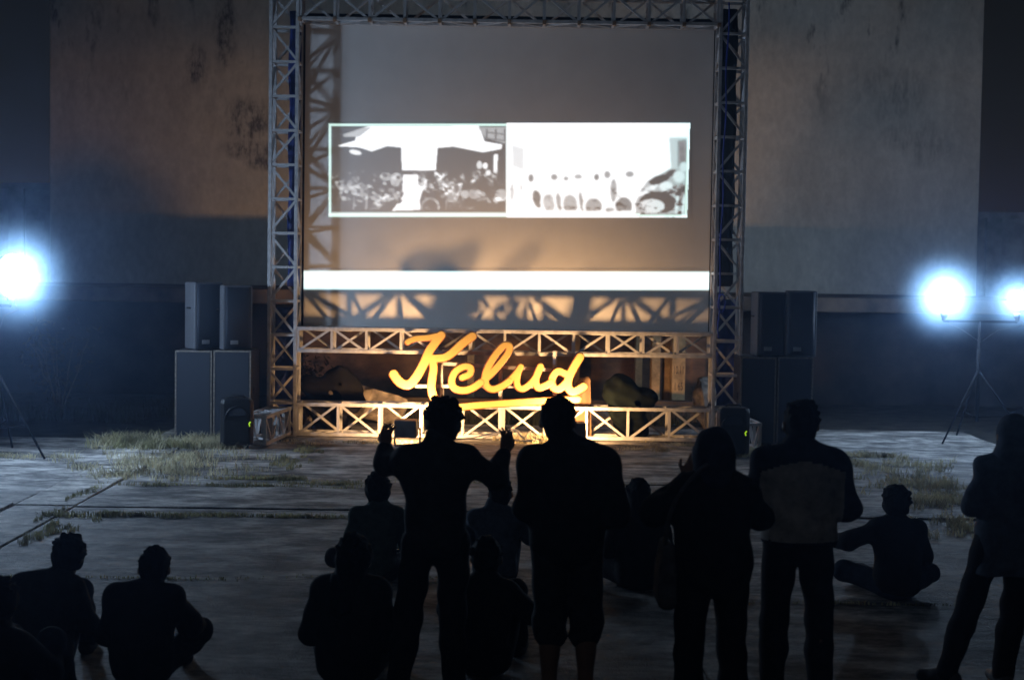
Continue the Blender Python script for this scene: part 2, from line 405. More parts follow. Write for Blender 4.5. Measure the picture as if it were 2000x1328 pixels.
for r in range(len(rows) - 1):
    for c in range(len(cols) - 1):
        xm = (cols[c] + cols[c + 1]) / 2; ym = (rows[r] + rows[r + 1]) / 2
        if ym > 21.5 and (xm < -5.4 or xm > 4.6): continue
        drain = cols[c] == -4.95
        if drain: slab(cols[c], cols[c + 1], rows[r], rows[r + 1], M['slab_pale'], random.uniform(.0, .004))
        else: slab(cols[c], cols[c + 1], rows[r], rows[r + 1], M['slab'], random.uniform(-.004, .003))

# cinema wall
WY = 30.0
xl, xr = at(97, 250, WY).x, at(1916, 250, WY).x
m = MB(); m.span((xl, WY, 1.2), (xr, WY + .5, 10.0))
wall = tag(m.build('cinema_wall', M['cinema_wall'], bevel=.02), 'tall stained whitewashed wall of the old open air cinema behind the screen', 'wall')
# side walls
for nm, x0, x1, zt, lab in (('perimeter_wall', -30, xl - .01, at(50, 358, 31).z, 'lower stained boundary wall left of the tall whitewashed wall'),
                            ('perimeter_wall', xr + .01, 30, at(1960, 415, 31).z, 'lower stained boundary wall right of the tall whitewashed wall')):
    e = empty(nm, ((x0 + x1) / 2, 31, 0)); cx = (x0 + x1) / 2
    m = MB(); m.span((x0 - cx, -.12, 0), (x1 - cx, .13, zt - .12)); m.build('wall_panel', M['perimeter'], e)
    m = MB(); m.span((x0 - cx - .003, -.2, zt - .12), (x1 - cx + .003, .21, zt)); m.build('coping', M['perimeter'], e)
    inner = x1 - .9 if x0 < 0 else x0 + .55
    for i in range(4):
        xx = inner + (-i * 3.2 if x0 < 0 else i * 3.2)
        m = MB(); m.span((xx - cx - .15, -.26, 0), (xx - cx + .15, -.123, zt - .123)); m.build('pier', M['perimeter'], e)
    tag(e, lab, 'wall')

# old raised concrete stage below the wall
SY = 25.8
st = empty('concrete_stage', (0, SY, 0))
m = MB(); m.span((-13, 0, 1.75), (13, 4.18, 2.0)); m.build('stage_slab', M['stage_plaster'], st, bevel=.02)
m = MB(); m.span((-13, 2.6, -.05), (13, 2.8, 1.748)); m.build('back_wall', M['stage_shade'], st)
m = MB(); m.span((-3.9, 2.55, -.05), (4.3, 2.597, 1.745)); m.build('lit_panel', M['stage_brown'], st)  # lamp-lit middle of the back wall, put into its brown colour
m = MB(); m.span((-3.4, -1.2, -.05), (3.6, -.95, .30)); m.build('kerb', M['stage_plaster'], st, bevel=.02)
def pil(px0, px1, lab=None, mat='pillar', y=.35, dep=.3):
    a = at(px0, 750, SY + y).x; b = at(px1, 750, SY + y).x
    m = MB(); m.span((a, y, -.05), (b, y + dep, 1.747)); o = m.build('pillar', M[mat], st, bevel=.01)
    if lab: o['label'] = lab
    return a, b
pil(1312, 1338, 'ochre pillar with stencilled figures'); a_, b_ = at(1312, 750, SY + .35).x, at(1338, 750, SY + .35).x
pil(1272, 1289); pil(1296, 1309, y=.75); pil(1120, 1132, y=1.9, mat='pillar'); pil(912, 926, y=1.2); pil(1240, 1254, y=2.2)
for txt, py in (('10.11', 722), ('1 65', 754)):
    cu = bpy.data.curves.new('figures', 'FONT'); cu.body = txt; cu.size = .19; cu.align_x = 'CENTER'; cu.extrude = .001
    to = bpy.data.objects.new('tmp', cu); COL.objects.link(to)
    me = bpy.data.meshes.new_from_object(to.evaluated_get(bpy.context.evaluated_depsgraph_get())); bpy.data.objects.remove(to)
    o = bpy.data.objects.new('stencilled_figures', me); COL.objects.link(o); me.materials.append(M['ink'])
    z = at(1325, py, SY + .35).z
    o.matrix_world = Matrix.Translation(((a_ + b_) / 2, SY + .345, z - .07)) @ Matrix.Rotation(R(90), 4, 'X') @ Matrix.Diagonal((.46, 1, 1, 1))
    o.parent = st; o.matrix_parent_inverse = Matrix.Translation((0, -SY, 0))
tag(st, 'raised concrete stage with pillars and dark recess behind the truss', 'stage')

# rubble behind the base truss
def chunk(px, py, Y, sx, sy, sz, rot, lab):
    import bmesh
    p = at(px, py, Y); rr = np.random.default_rng(int(px)); bm = bmesh.new()
    for i in range(34):
        v = rr.uniform(-1, 1, 3); v[rr.integers(0, 3)] = rr.choice((-1, 1)) * rr.uniform(.8, 1.0); bm.verts.new(v * (sx / 2, sy / 2, sz / 2))
    r = bmesh.ops.convex_hull(bm, input=bm.verts); bmesh.ops.delete(bm, geom=[v for v in bm.verts if not v.link_faces], context='VERTS')
    bmesh.ops.subdivide_edges(bm, edges=bm.edges, cuts=2, use_grid_fill=True)
    for v in bm.verts: v.co += Vector(rr.normal(0, .012, 3))
    me = bpy.data.meshes.new('rubble_chunk'); bm.to_mesh(me); bm.free(); me.materials.append(M['rubble'])
    o = bpy.data.objects.new('rubble_chunk', me); COL.objects.link(o); o.rotation_euler = rot
    mw = o.rotation_euler.to_matrix(); lowest = min((mw @ v.co).z for v in me.vertices)
    o.location = (p.x, Y, -.07 - lowest); tag(o, lab, 'rubble', 'broken concrete behind the base truss')
chunk(735, 780, 23.3, 1.0, .5, .5, (0, R(16), .2), 'pale broken slab leaning behind the base truss under the letter K')
chunk(620, 760, 23.6, .7, .5, .6, (0, R(-8), .5), 'broken concrete block behind the base truss beside the left tower')
chunk(1190, 790, 23.4, .6, .4, .3, (0, R(5), .1), 'low broken concrete block right of the sign underline')
chunk(1378, 790, 23.2, .35, .35, .9, (R(10), R(-12), .3), 'upright broken concrete stump beside the right tower')

# ================================================================== TRUSS FRAME
TY = 21.56; TW = .42
frame = empty('stage_truss_frame', (0, TY, 0))
tag(frame, 'grey steel box truss frame carrying the projection screen', 'truss')
unit = MB(); unit.box((0, 0, 0), (1, 1, 1)); u_ob = unit.build('brace', M['truss']); UNIT = u_ob.data; bpy.data.objects.remove(u_ob)
def member(name, parent, a, b, wd):
    a, b = Vector(a), Vector(b); o = bpy.data.objects.new(name, UNIT); COL.objects.link(o); o.parent = parent
    q = (b - a).to_track_quat('Z', 'Y'); o.location = (a + b) / 2; o.rotation_mode = 'QUATERNION'; o.rotation_quaternion = q
    o.scale = (wd, wd * .93, (b - a).length); return o
def truss(name, p0, p1, u, v, wu, wv, n, tube=.05, br=.034, sides=True, joints=False):
    """box truss from p0 to p1 (axis through the middle), u and v the cross directions"""
    p0, p1, u, v = Vector(p0), Vector(p1), Vector(u), Vector(v)
    m = MB(); c4 = {}
    for su in (-1, 1):
        for sv in (-1, 1):
            off = u * su * (wu - tube) / 2 + v * sv * (wv - tube) / 2
            m.bar(p0 + off, p1 + off, tube); c4[(su, sv)] = off
    part = m.build(name, M['truss'], frame, bevel=.006)
    faces = [((-1, -1), (1, -1), 0), ((-1, 1), (1, 1), 1)]
    if sides: faces += [((-1, -1), (-1, 1), 0), ((1, -1), (1, 1), 1)]
    for fi, (A, B, ph) in enumerate(faces):
        for i in range(n + 1):
            q = p0.lerp(p1, (i if 0 < i < n else (.02 if i == 0 else n - .02)) / n)
            member('rung', part, q + c4[A], q + c4[B], br * 1.08)
        for i in range(n):
            qa, qb = p0.lerp(p1, (i + .04) / n), p0.lerp(p1, (i + .96) / n)
            X1, X2 = (A, B) if (i + ph) % 2 == 0 else (B, A)
            k = .985 + .004 * fi
            member('brace', part, qa + c4[X1] * k, qb + c4[X2] * k, br)
    if joints:
        for i in range(n + 1):
            jm = MB(); q = p0.lerp(p1, i / n) + c4[(-1, -1)] + Vector((0, -.004, -.012)); jm.box(q, (.05, .06, .055)); jm.build('joint_plate', M['truss_joint'], part)
    return part
tl_b, tl_t = at(549, 860, TY), at(561, -60, TY); tr_b, tr_t = at(1415, 870, TY), at(1432, -60, TY)
TX0 = (at(557, 400, TY).x); TX1 = at(1423, 400, TY).x
ZT = at(1000, -70, TY).z
X = Vector((1, 0, 0)); Yd = Vector((0, 1, 0)); Z = Vector((0, 0, 1))
truss('truss_tower', (TX0, 0, 0), (TX0, 0, ZT), X, Yd, TW, TW, 14)
truss('truss_tower', (TX1, 0, 0), (TX1, 0, ZT), X, Yd, TW, TW, 14)
inL, inR = TX0 + TW / 2 + .003, TX1 - TW / 2 - .003
zt_lo = at(1000, 50, TY).z
truss('truss_beam', (inL, 0, zt_lo + .21), (inR, 0, zt_lo + .21), Z, Yd, .42, TW, 12, joints=True)
zm0, zm1 = at(985, 694, TY - .2).z, at(985, 644, TY - .2).z
truss('truss_beam', (inL, 0, (zm0 + zm1) / 2), (inR, 0, (zm0 + zm1) / 2), Z, Yd, zm1 - zm0, TW, 12)
truss('truss_beam', (inL, 0, .25), (inR, 0, .25), Z, Yd, .47, TW, 10)
# legs running forward and back from the tower feet
for tx, s in ((TX0, -.16), (TX1, .12)):
    truss('truss_foot', (tx + s * .2, -TW / 2 - .004, .23), (tx + s, -1.55, .23), X, Z, .34, .40, 4)
    m = MB(); m.box((tx, 0, -.03), (.56, .56, .05)); m.build('base_plate', M['truss'], frame)

def lump(name, parts, mat, lab, cat, seed):
    sd = Sdf()
    for px, py, Y, rx, ry, rz_ in parts:
        q = at(px, py, Y); sd.ell((q.x, Y, q.z), (rx, ry, rz_), k=.16)
    sd.cut((0, 0, -1), (0, 0, .0)); sd.wrinkle(.016, 15, seed); V, Q = sd.mesh(.016); c = V.mean(0); c[2] = 0
    o = np_mesh(name, V - c, Q, M[mat]); o.location = c; tag(o, lab, cat)
ol = [at(px, py, TY - .03) for px, py in ((1108, 862), (1108, 774), (1121, 752), (1134, 738), (1147, 733), (1153, 742), (1155, 862))]
m = MB(); N = len(ol); m.poly([(p.x, TY - .05, max(p.z, 0)) for p in ol] + [(p.x, TY - .025, max(p.z, 0)) for p in ol], [list(range(N)), list(range(2 * N - 1, N - 1, -1))] + [(N + i, N + (i + 1) % N, (i + 1) % N, i) for i in range(N)])
tag(m.build('plywood_board', M['plywood']), 'cut plywood board standing in the base truss behind the letter d', 'board')
rl = np.random.default_rng(4)
def heap(x0, x1, ytop, Y, n, seed):
    r0 = np.random.default_rng(seed); return [(r0.uniform(x0, x1), ytop + r0.uniform(12, 75), Y + r0.uniform(-.03, .03), r0.uniform(.06, .16), r0.uniform(.06, .11), r0.uniform(.05, .13)) for _ in range(n)] + [((x0 + x1) / 2, 835, Y, (x1 - x0) / 300, .10, .22)]
lump('tarpaulin_heap', heap(1196, 1272, 736, TY - .02, 16, 2), 'green_tarp', 'dark green tarpaulin heap right of the sign in the base truss', 'tarpaulin', 5)
lump('tarpaulin_heap', heap(604, 690, 722, TY + .45, 26, 9), 'black_cloth', 'black crumpled sheet heaped beside the left truss tower', 'tarpaulin', 7)

# ---- projection screen
SCY = TY + .235
sx0, sx1 = inL - .02, inR + .02
sz0, sz1 = at(1000, 652, SCY).z, zt_lo + .03
scr = empty('projection_screen', (0, SCY, 0))
tag(scr, 'white cloth screen laced in the truss frame, showing two audience pictures', 'screen')
M['screen'] = mk('matt white screen cloth', (.78, .78, .77), .95, var=.03, scale=3, bump=.03, spec=.1)
m = MB(); m.span((sx0, 0, sz0), (sx1, .012, sz1)); m.build('screen_cloth', M['screen'], scr)
m = MB(); m.span((sx0 - .05, -.02, sz0 - .05), (sx0 + .045, .03, sz1)); m.build('side_border', M['black_cloth'], scr)
m = MB(); m.span((sx1 - .03, -.02, sz0 - .05), (sx1 + .05, .03, sz1)); m.build('side_border', M['black_cloth'], scr)
m = MB(); m.span((sx0 - .05, .034, sz1 - .02), (sx1 + .05, .06, sz1 + .14)); m.build('top_border', M['black_cloth'], scr)

# the projected light: emission on the cloth itself, drawn as a fine mesh of tones
def paint_grid(name, x0, x1, y0, y1, nx, ny, img, Yp):
    """x0..y1 photograph pixels; img (ny,nx,3) emission, row 0 at the top"""
    V = []
    for j in range(ny):
        for i in range(nx):
            p = at(x0 + (x1 - x0) * i / (nx - 1), y0 + (y1 - y0) * j / (ny - 1), Yp); V.append((p.x, p.y - SCY, p.z))
    k = np.arange((ny - 1) * (nx - 1)); r_, c_ = k // (nx - 1), k % (nx - 1); a = r_ * nx + c_
    Q = np.stack([a, a + nx, a + nx + 1, a + 1], 1)
    o = np_mesh(name, np.array(V), Q, M['projected'], scr, smooth=False)
    at_ = o.data.color_attributes.new('tone', 'FLOAT_COLOR', 'POINT')
    at_.data.foreach_set('color', np.concatenate([img.reshape(-1, 3), np.ones((nx * ny, 1))], 1).astype(np.float32).ravel())
    return o
pm = bpy.data.materials.new('projected light on cloth'); pm.use_nodes = True; t = pm.node_tree; b = t.nodes['Principled BSDF']
b.inputs['Base Color'].default_value = (.76, .76, .75, 1); b.inputs['Roughness'].default_value = .95
at_n = t.nodes.new('ShaderNodeAttribute'); at_n.attribute_name = 'tone'
t.links.new(at_n.outputs['Color'], b.inputs['Emission Color']); b.inputs['Emission Strength'].default_value = 1.0
M['projected'] = pm

def blur(a, n=1):
    for _ in range(n):
        p = np.pad(a, ((1, 1), (1, 1)), 'edge'); a = (p[1:-1, 1:-1] * 2 + p[:-2, 1:-1] + p[2:, 1:-1] + p[1:-1, :-2] + p[1:-1, 2:]) / 6
    return a
NX, NY = 600, 160
PX0, PX1, PY0, PY1 = 640, 1350, 240, 427
gx = PX0 + (PX1 - PX0) * np.arange(NX) / (NX - 1); gy = PY0 + (PY1 - PY0) * np.arange(NY) / (NY - 1)
GX, GY = np.meshgrid(gx, gy)
def fx(v): return 620 + v / 5.263
def fy(v): return 220 + v / 5.263
def inpoly(pts):
    pts = [(fx(a), fy(b)) for a, b in pts]; ins = np.zeros(GX.shape, bool); j = len(pts) - 1
    for i in range(len(pts)):
        (xi, yi), (xj, yj) = pts[i], pts[j]
        c = ((yi > GY) != (yj > GY)) & (GX < (xj - xi) * (GY - yi) / (yj - yi + 1e-9) + xi); ins ^= c; j = i
    return ins
def elp(x, y, rx, ry, rot=0.0):
    dx, dy = GX - fx(x), GY - fy(y); c, s = math.cos(rot), math.sin(rot)
    return ((dx * c + dy * s) / (rx / 5.263)) ** 2 + ((-dx * s + dy * c) / (ry / 5.263)) ** 2 < 1
T = np.zeros((NY, NX))
rq = np.random.default_rng(3)
# left picture
T[inpoly([(200, 345), (390, 290), (400, 190), (520, 140), (1660, 135), (1720, 300), (1900, 330), (1890, 375), (1700, 410), (1400, 350), (1235, 365), (1215, 600), (870, 600), (860, 360), (720, 345), (560, 400), (430, 360)])] = 1.2
T[inpoly([(260, 230), (460, 160), (560, 150), (430, 250), (280, 250)])] = .45
T[inpoly([(1650, 150), (1935, 150), (1935, 320), (1730, 270)])] = .38
for x in (1740, 1835, 1925): T[inpoly([(x - 9, 170), (x + 9, 170), (x + 9, 280), (x - 9, 280)])] = .06
for y in (195, 260): T[inpoly([(1730, y), (1935, y + 25), (1935, y + 40), (1730, y + 15)])] = .1
T[elp(390, 410, 65, 24, .2)] = .9
T[inpoly([(1815, 430), (1855, 430), (1845, 660), (1808, 650)])] = 1.1
T[inpoly([(880, 640), (1030, 640), (1030, 740), (1130, 690), (1080, 800), (1050, 900), (1060, 1000), (770, 1010), (880, 860), (875, 760)])] = 1.1
T[inpoly([(150, 715), (300, 690), (330, 760), (460, 720), (500, 760), (500, 870), (300, 830), (220, 790)])] = .6
for x, y, rx, ry in ((265, 885, 85, 28), (670, 880, 115, 38), (1380, 855, 70, 65), (1520, 840, 45, 40), (1620, 840, 65, 50), (1890, 850, 70, 60), (1285, 690, 60, 45), (1665, 540, 28, 40), (1725, 550, 26, 32), (1650, 620, 24, 26), (1755, 620, 26, 30), (1310, 760, 30, 50), (700, 660, 60, 40), (810, 690, 60, 70), (1100, 760, 35, 50)):
    T[elp(x, y, rx, ry)] = rq.uniform(.6, 1.1)
for i in range(230):
    x = rq.uniform(160, 1920); y = rq.uniform(620, 930)
    if 880 < x < 1060: continue
    v = rq.choice([0, 0, 0, 0, .25, .5, .85]) if x > 1060 else rq.choice([0, 0, 0, .3, .6])
    T[elp(x, y, rq.uniform(8, 34), rq.uniform(6, 24), rq.uniform(-1, 1))] = v
ring = elp(1160, 970, 95, 95) & ~elp(1160, 975, 78, 80) & (GY < fy(1000)); T[ring] = .55
T[inpoly([(500, 830), (520, 830), (510, 1000), (490, 1000)])] = .6
for x in (380, 1330): T[inpoly([(x - 6, 860), (x + 6, 860), (x - 4, 1000), (x - 14, 1000)])] = .45
def vnoise(cx, cy, octv=4, seed=0):
    r0 = np.random.default_rng(seed); out = np.zeros((NY, NX)); amp = 1.0; tot = 0
    for o_ in range(octv):
        a, b = int(cx * 2 ** o_), int(cy * 2 ** o_); gq = r0.uniform(0, 1, (b + 2, a + 2)); u = np.arange(NX) / NX * a; v = np.arange(NY) / NY * b
        iu, iv = u.astype(int), v.astype(int); fu, fv = (u - iu)[None, :], (v - iv)[:, None]; fu = fu * fu * (3 - 2 * fu); fv = fv * fv * (3 - 2 * fv)
        A = gq[iv][:, iu]; B = gq[iv][:, iu + 1]; C = gq[iv + 1][:, iu]; D = gq[iv + 1][:, iu + 1]
        out += amp * ((A * (1 - fu) + B * fu) * (1 - fv) + (C * (1 - fu) + D * fu) * fv); tot += amp; amp *= .6
    return out / tot
lowL = np.clip((GY - fy(590)) / 14, 0, 1) * np.clip((fy(1005) - GY) / 10, 0, 1)
cr1 = np.clip((vnoise(80, 28, 3, 5) - .50) * 5.5, 0, 1); cr2 = np.clip((vnoise(26, 9, 4, 8) - .52) * 6, 0, 1)
aisle = inpoly([(880, 640), (1030, 640), (1030, 740), (1130, 690), (1080, 800), (1050, 900), (1060, 1000), (770, 1010), (880, 860), (875, 760)])
T = np.where((lowL > 0) & ~aisle, blur(T, 1) * (.45 + .65 * cr1) + lowL * .9 * cr1 * cr2, T)
T *= 1 - .55 * lowL * (~aisle) * np.clip((vnoise(40, 14, 3, 12) - .45) * 4, 0, 1)
T = np.where(GY < fy(600), T * (.86 + .2 * vnoise(14, 8, 4, 3)), T)
# right picture, mostly burnt out
def fx(v): return 980 + v / 5.263
rt = GX > 988.5
T[rt] = 1.25
mass = inpoly([(1370, 930), (1440, 780), (1500, 700), (1620, 640), (1740, 570), (1800, 540), (1905, 500), (1905, 1050), (1380, 1060)])
T[mass] = .62
T[inpoly([(1720, 260), (1905, 260), (1905, 560), (1810, 570), (1740, 590)])] = .74
T[inpoly([(1810, 290), (1900, 280), (1900, 520), (1810, 560)])] = .46
for x in (1830, 1855, 1885): T[inpoly([(x, 300), (x + 8, 300), (x + 22, 510), (x + 10, 510)])] = .3
T[inpoly([(105, 330), (230, 370), (230, 600), (110, 550)])] = .84
for x, y, rx, ry, v in ((300, 675, 30, 42, .4), (540, 665, 36, 34, .45), (660, 680, 28, 24, .5), (785, 660, 42, 26, .55), (975, 665, 28, 36, .4), (1085, 640, 34, 40, .5), (1315, 635, 46, 32, .5), (1150, 800, 36, 120, .55), (105, 820, 22, 90, .7), (200, 770, 14, 40, .75)):
    T[elp(x, y, rx, ry)] = v
for x, y, w_, hh, v, lean in ((365, 890, 46, 95, .34, .25), (485, 930, 62, 95, .66, .2), (590, 920, 30, 90, .5, .2), (705, 945, 74, 100, .55, .12), (818, 920, 22, 100, .48, .15), (945, 965, 86, 85, .5, 0), (1255, 965, 86, 95, .40, 0)):
    T[elp(x, y, w_ + 24, hh + 24, -lean) & (GY < fy(1010))] = 1.2
    sel = elp(x, y, w_, hh, -lean) & (GY < fy(1015)); T[sel] = v
T[elp(1110, 1000, 50, 25)] = .6
T[elp(1620, 690, 110, 46, -.3)] = .26; T[elp(1740, 625, 60, 34, -.4)] = .28
T[elp(1690, 760, 70, 50)] = .95; T[elp(1820, 660, 60, 60)] = .9; T[elp(1870, 560, 40, 50)] = .85; T[elp(1500, 800, 120, 26, -.5)] = 1.05
T[elp(1600, 930, 190, 115) & (GY < fy(1030))] = .22
T[elp(1540, 965, 135, 75)] = .86; T[elp(1850, 860, 50, 130)] = .42
for x in (1800, 1870): T[elp(x, 940, 16, 100, .1)] = .95
T[inpoly([(1400, 1030), (1780, 1030), (1780, 1060), (1400, 1070)])] = .6
rmask = rt * np.clip((GY - 345) / 40, 0, 1); T = np.where(rt, blur(T, 5), blur(T, 2))
T = T - rmask * .75 * np.clip((vnoise(60, 26, 4, 21) - .5) * 3.4, 0, 1) * (.35 + .65 * np.clip((GX - 1150) / 180, 0, 1)) * (T > .15)
T = blur(np.clip(np.where(rt, 1.32 * T - .36, T), 0, 1.6), 1) + .04
rgb = np.stack([T * .97, T * 1.0, T * 1.02], -1)
rr = np.clip((GX - 1250) / 90, 0, 1) * (T > .3); rgb[..., 0] -= rr * .22 * T
# bright outline of the slide
edge_d = np.minimum.reduce([GX - 641, 1348 - (GY - 240) * .03 - GX, GY - (241), 425 - GY])
fr = np.clip(1 - np.abs(edge_d - 3.4) / 3.4, 0, 1) ** .7
for c, v in enumerate((.80, 1.15, 1.05)): rgb[..., c] = np.maximum(rgb[..., c], fr * v)
mid = np.clip(1 - np.abs(GX - 990) / 3.5, 0, 1) * (edge_d > 2)
rgb = np.maximum(rgb, mid[..., None] * np.array((1.0, 1.1, 1.1)))
bot = np.clip(1 - np.abs(GY - 419) / 6, 0, 1) * (edge_d > 1) * (GX < 1250); rgb = np.maximum(rgb, bot[..., None] * np.array((.95, 1.15, 1.1)))
rgb *= (edge_d > 0)[..., None]
paint_grid('projected_picture', PX0, PX1, PY0, PY1, NX, NY, rgb, SCY - .004)
# white caption bar
nx, ny = 220, 24
bx = 588 + (1392 - 588) * np.arange(nx) / (nx - 1); by = 525 + (570 - 525) * np.arange(ny) / (ny - 1); BX, BY = np.meshgrid(bx, by)
ed = np.minimum.reduce([BX - 590, 1390 - BX, BY - (528 + (BX - 590) * .002), 566.5 + (BX - 590) * .002 - BY])
f1 = np.clip(ed / 3.0, 0, 1); img = np.stack([1.3 * f1 * np.clip(ed / 7, .75, 1), 1.3 * f1, 1.3 * f1], -1)
paint_grid('caption_bar', 588, 1392, 525, 570, nx, ny, img, SCY - .004)

# cloths and cable on the towers
def hung(name, px0, px1, py0, py1, Y, mat, lab, cat, seed):
    a, c = at(px0, py0, Y), at(px1, py1, Y); rr = np.random.default_rng(seed); n = 26
    m = MB(); wd = abs(c.x - a.x); V = []; F = []
    for i in range(n):
        z = a.z + (c.z - a.z) * i / (n - 1)
        for k in range(6):
            V.append((a.x + wd * k / 5 + .012 * math.sin(i * .9 + k), Y + .02 * math.sin(k * 2.2 + i * .35 + seed), z))
    for i in range(n - 1):
        for k in range(5): F.append((i * 6 + k, i * 6 + k + 1, (i + 1) * 6 + k + 1, (i + 1) * 6 + k))
    m.poly(V, F); o = m.build(name, M[mat], smooth=True); s = o.modifiers.new('thickness', 'SOLIDIFY'); s.thickness = .008
    tag(o, lab, cat)
hung('tarpaulin_strip', 566, 583, 22, 560, TY + .13, 'navy_cloth', 'narrow dark blue strip hanging inside the left truss tower', 'tarpaulin', 1)
hung('tarpaulin_sheet', 532, 572, 600, 840, TY + .30, 'navy_cloth', 'dark blue sheet behind the foot of the left truss tower', 'tarpaulin', 2)
hung('tarpaulin_strip', 1405, 1430, 18, 560, TY + .13, 'black_cloth', 'narrow black strip hanging inside the right truss tower', 'tarpaulin', 3)
hung('tarpaulin_sheet', 1402, 1438, 585, 800, TY + .30, 'navy_cloth', 'dark blue sheet behind the foot of the right truss tower', 'tarpaulin', 4)
m = MB(); pts = [at(1424 - i * .75 + 1.5 * math.sin(i * .8), 5 + i * 22, TY - .24) for i in range(27)]
m.tube(pts, .011)
c0 = at(1409, 585, TY - .245); m.tube([c0 + Vector((.05 * math.sin(q * .7), -.004 * q, .13 * math.cos(q * .7) - .05)) for q in range(20)], .010)
m.tube([at(1404 + 2 * math.sin(i), 575 + i * 14, TY - .24) for i in range(7)], .010)
tag(m.build('blue_cable', M['blue_cable'], smooth=True), 'thin blue cable tied down the front of the right truss tower', 'cable')

# ================================================================== SCRIPT SIGN
GYs = 21.10
sign = empty('script_sign', (0, GYs, 0))
tag(sign, 'yellow script letters reading Kelud with an underline in front of the truss', 'sign')
def sp(x, y): p = at(740 + x / 4.762, 630 + y / 4.762, GYs); return (p.x, p.z)
def smooth_path(pts, n=6):
    P = [np.array(p, float) for p in pts]; out = []
    for i in range(len(P) - 1):
        p0, p1, p2, p3 = P[max(i - 1, 0)], P[i], P[i + 1], P[min(i + 2, len(P) - 1)]
        for k in range(n):
            t = k / n; out.append(.5 * (2 * p1 + (p2 - p0) * t + (2 * p0 - 5 * p1 + 4 * p2 - p3) * t * t + (3 * p1 - p0 - 3 * p2 + p3) * t ** 3))
    out.append(P[-1]); return out
U = 1 / 4.762 / 140.6
def letter(strokes, yoff, h=.009, depth=.13, name='letter'):
    segs = []
    for pts, w0, w1 in strokes:
        pts = smooth_path([sp(*p) for p in pts]); N = len(pts)
        for i in range(N - 1):
            r0, r1 = (w0 + (w1 - w0) * i / N) * U, (w0 + (w1 - w0) * (i + 1) / N) * U; segs.append((pts[i], pts[i + 1], r0, r1))
    xs = [s[0][0] for s in segs] + [s[1][0] for s in segs]; zs = [s[0][1] for s in segs] + [s[1][1] for s in segs]
    lo = np.array((min(xs) - .11, min(zs) - .11)); hi = np.array((max(xs) + .11, max(zs) + .11))
    nx, nz = np.ceil((hi - lo) / h).astype(int); XX = lo[0] + h * np.arange(nx)[:, None]; ZZ = lo[1] + h * np.arange(nz)[None, :]
    D = np.full((nx, nz), 9.0)
    for a, b, r0, r1 in segs:
        bx_, bz_ = b[0] - a[0], b[1] - a[1]; L2 = bx_ * bx_ + bz_ * bz_ + 1e-9
        t = np.clip(((XX - a[0]) * bx_ + (ZZ - a[1]) * bz_) / L2, 0, 1)
        D = np.minimum(D, np.hypot(XX - a[0] - t * bx_, ZZ - a[1] - t * bz_) - (r0 + t * (r1 - r0)))
    ys = np.arange(-.03, depth + .03, h)
    wy = np.abs(ys - depth / 2) - depth / 2
    A = D[:, None, :] + .012; B = wy[None, :, None] + .012
    F3 = np.minimum(np.maximum(A, B), 0) + np.hypot(np.maximum(A, 0), np.maximum(B, 0)) - .012
    s = Sdf(); s.field = lambda hh: (F3.astype(np.float32), np.array((lo[0], -.03 + yoff, lo[1])))
    V, Q = s.mesh(h)
    ix = np.clip(((V[:, 0] - lo[0]) / h).astype(int), 0, nx - 1); iz = np.clip(((V[:, 2] - lo[1]) / h).astype(int), 0, nz - 1)
    ed = np.where(V[:, 1] < yoff + .02, np.clip(-D[ix, iz] / .055, 0, 1), 0.0)
    o = np_mesh(name, V, Q, M['letter'], sign)
    at_ = o.data.attributes.new('edge', 'FLOAT', 'POINT'); at_.data.foreach_set('value', ed.astype(np.float32))
    return o
letter([([(262, 182), (340, 150), (450, 142), (575, 118)], 30, 34), ([(578, 118), (520, 190), (465, 270), (415, 385), (345, 510), (275, 578), (195, 556), (135, 482)], 44, 46),
        ([(868, 128), (770, 200), (690, 275), (610, 325), (495, 335)], 44, 40), ([(492, 335), (508, 420), (495, 520), (488, 610), (508, 690), (545, 742)], 40, 42)], 0.0)
letter([([(775, 512), (845, 478), (850, 420), (785, 412), (708, 462), (676, 545), (705, 612), (785, 632), (870, 610), (945, 560)], 34, 38)], .006)
letter([([(945, 560), (1040, 480), (1130, 380), (1200, 285), (1212, 222), (1160, 218), (1092, 290), (1022, 400), (988, 500), (1002, 590), (1062, 622), (1150, 590), (1210, 548)], 36, 36)], .012)
letter([([(1210, 548), (1275, 475), (1318, 412)], 34, 30), ([(1318, 412), (1285, 510), (1288, 590), (1335, 618), (1405, 575), (1470, 490), (1502, 412)], 32, 34), ([(1502, 412), (1458, 530), (1480, 605), (1550, 590), (1600, 560)], 36, 36)], .018)
letter([([(1735, 478), (1665, 455), (1612, 520), (1618, 600), (1680, 618), (1745, 560)], 36, 38), ([(1872, 322), (1812, 420), (1762, 530), (1765, 612), (1815, 645), (1905, 598)], 42, 40)], .024)
letter([([(560, 812), (720, 792), (1000, 765), (1450, 736), (1850, 716)], 36, 36)], .004, name='underline')
m = MB()
for (xa, ya), (xb, yb) in (((330, 600), (1900, 600)), ((540, 385), (1620, 450)), ((580, 385), (580, 1080)), ((1640, 270), (1640, 1080)), ((1130, 440), (1130, 1080))):
    a = at(740 + xa / 4.762, 630 + ya / 4.762, GYs); b = at(740 + xb / 4.762, 630 + yb / 4.762, GYs)
    m.bar((a.x, .17, a.z), (b.x, .17 + (.04 if xa == xb else 0), max(b.z, -.0)), .045)
for x, y in ((500, 500), (700, 560), (1000, 560), (1330, 600), (1620, 600), (1800, 600), (900, 770), (1500, 735)):
    a = at(740 + x / 4.762, 630 + y / 4.762, GYs); m.bar((a.x, .10, a.z), (a.x, .19, a.z), .03)
m.build('support_frame', M['truss'], sign)

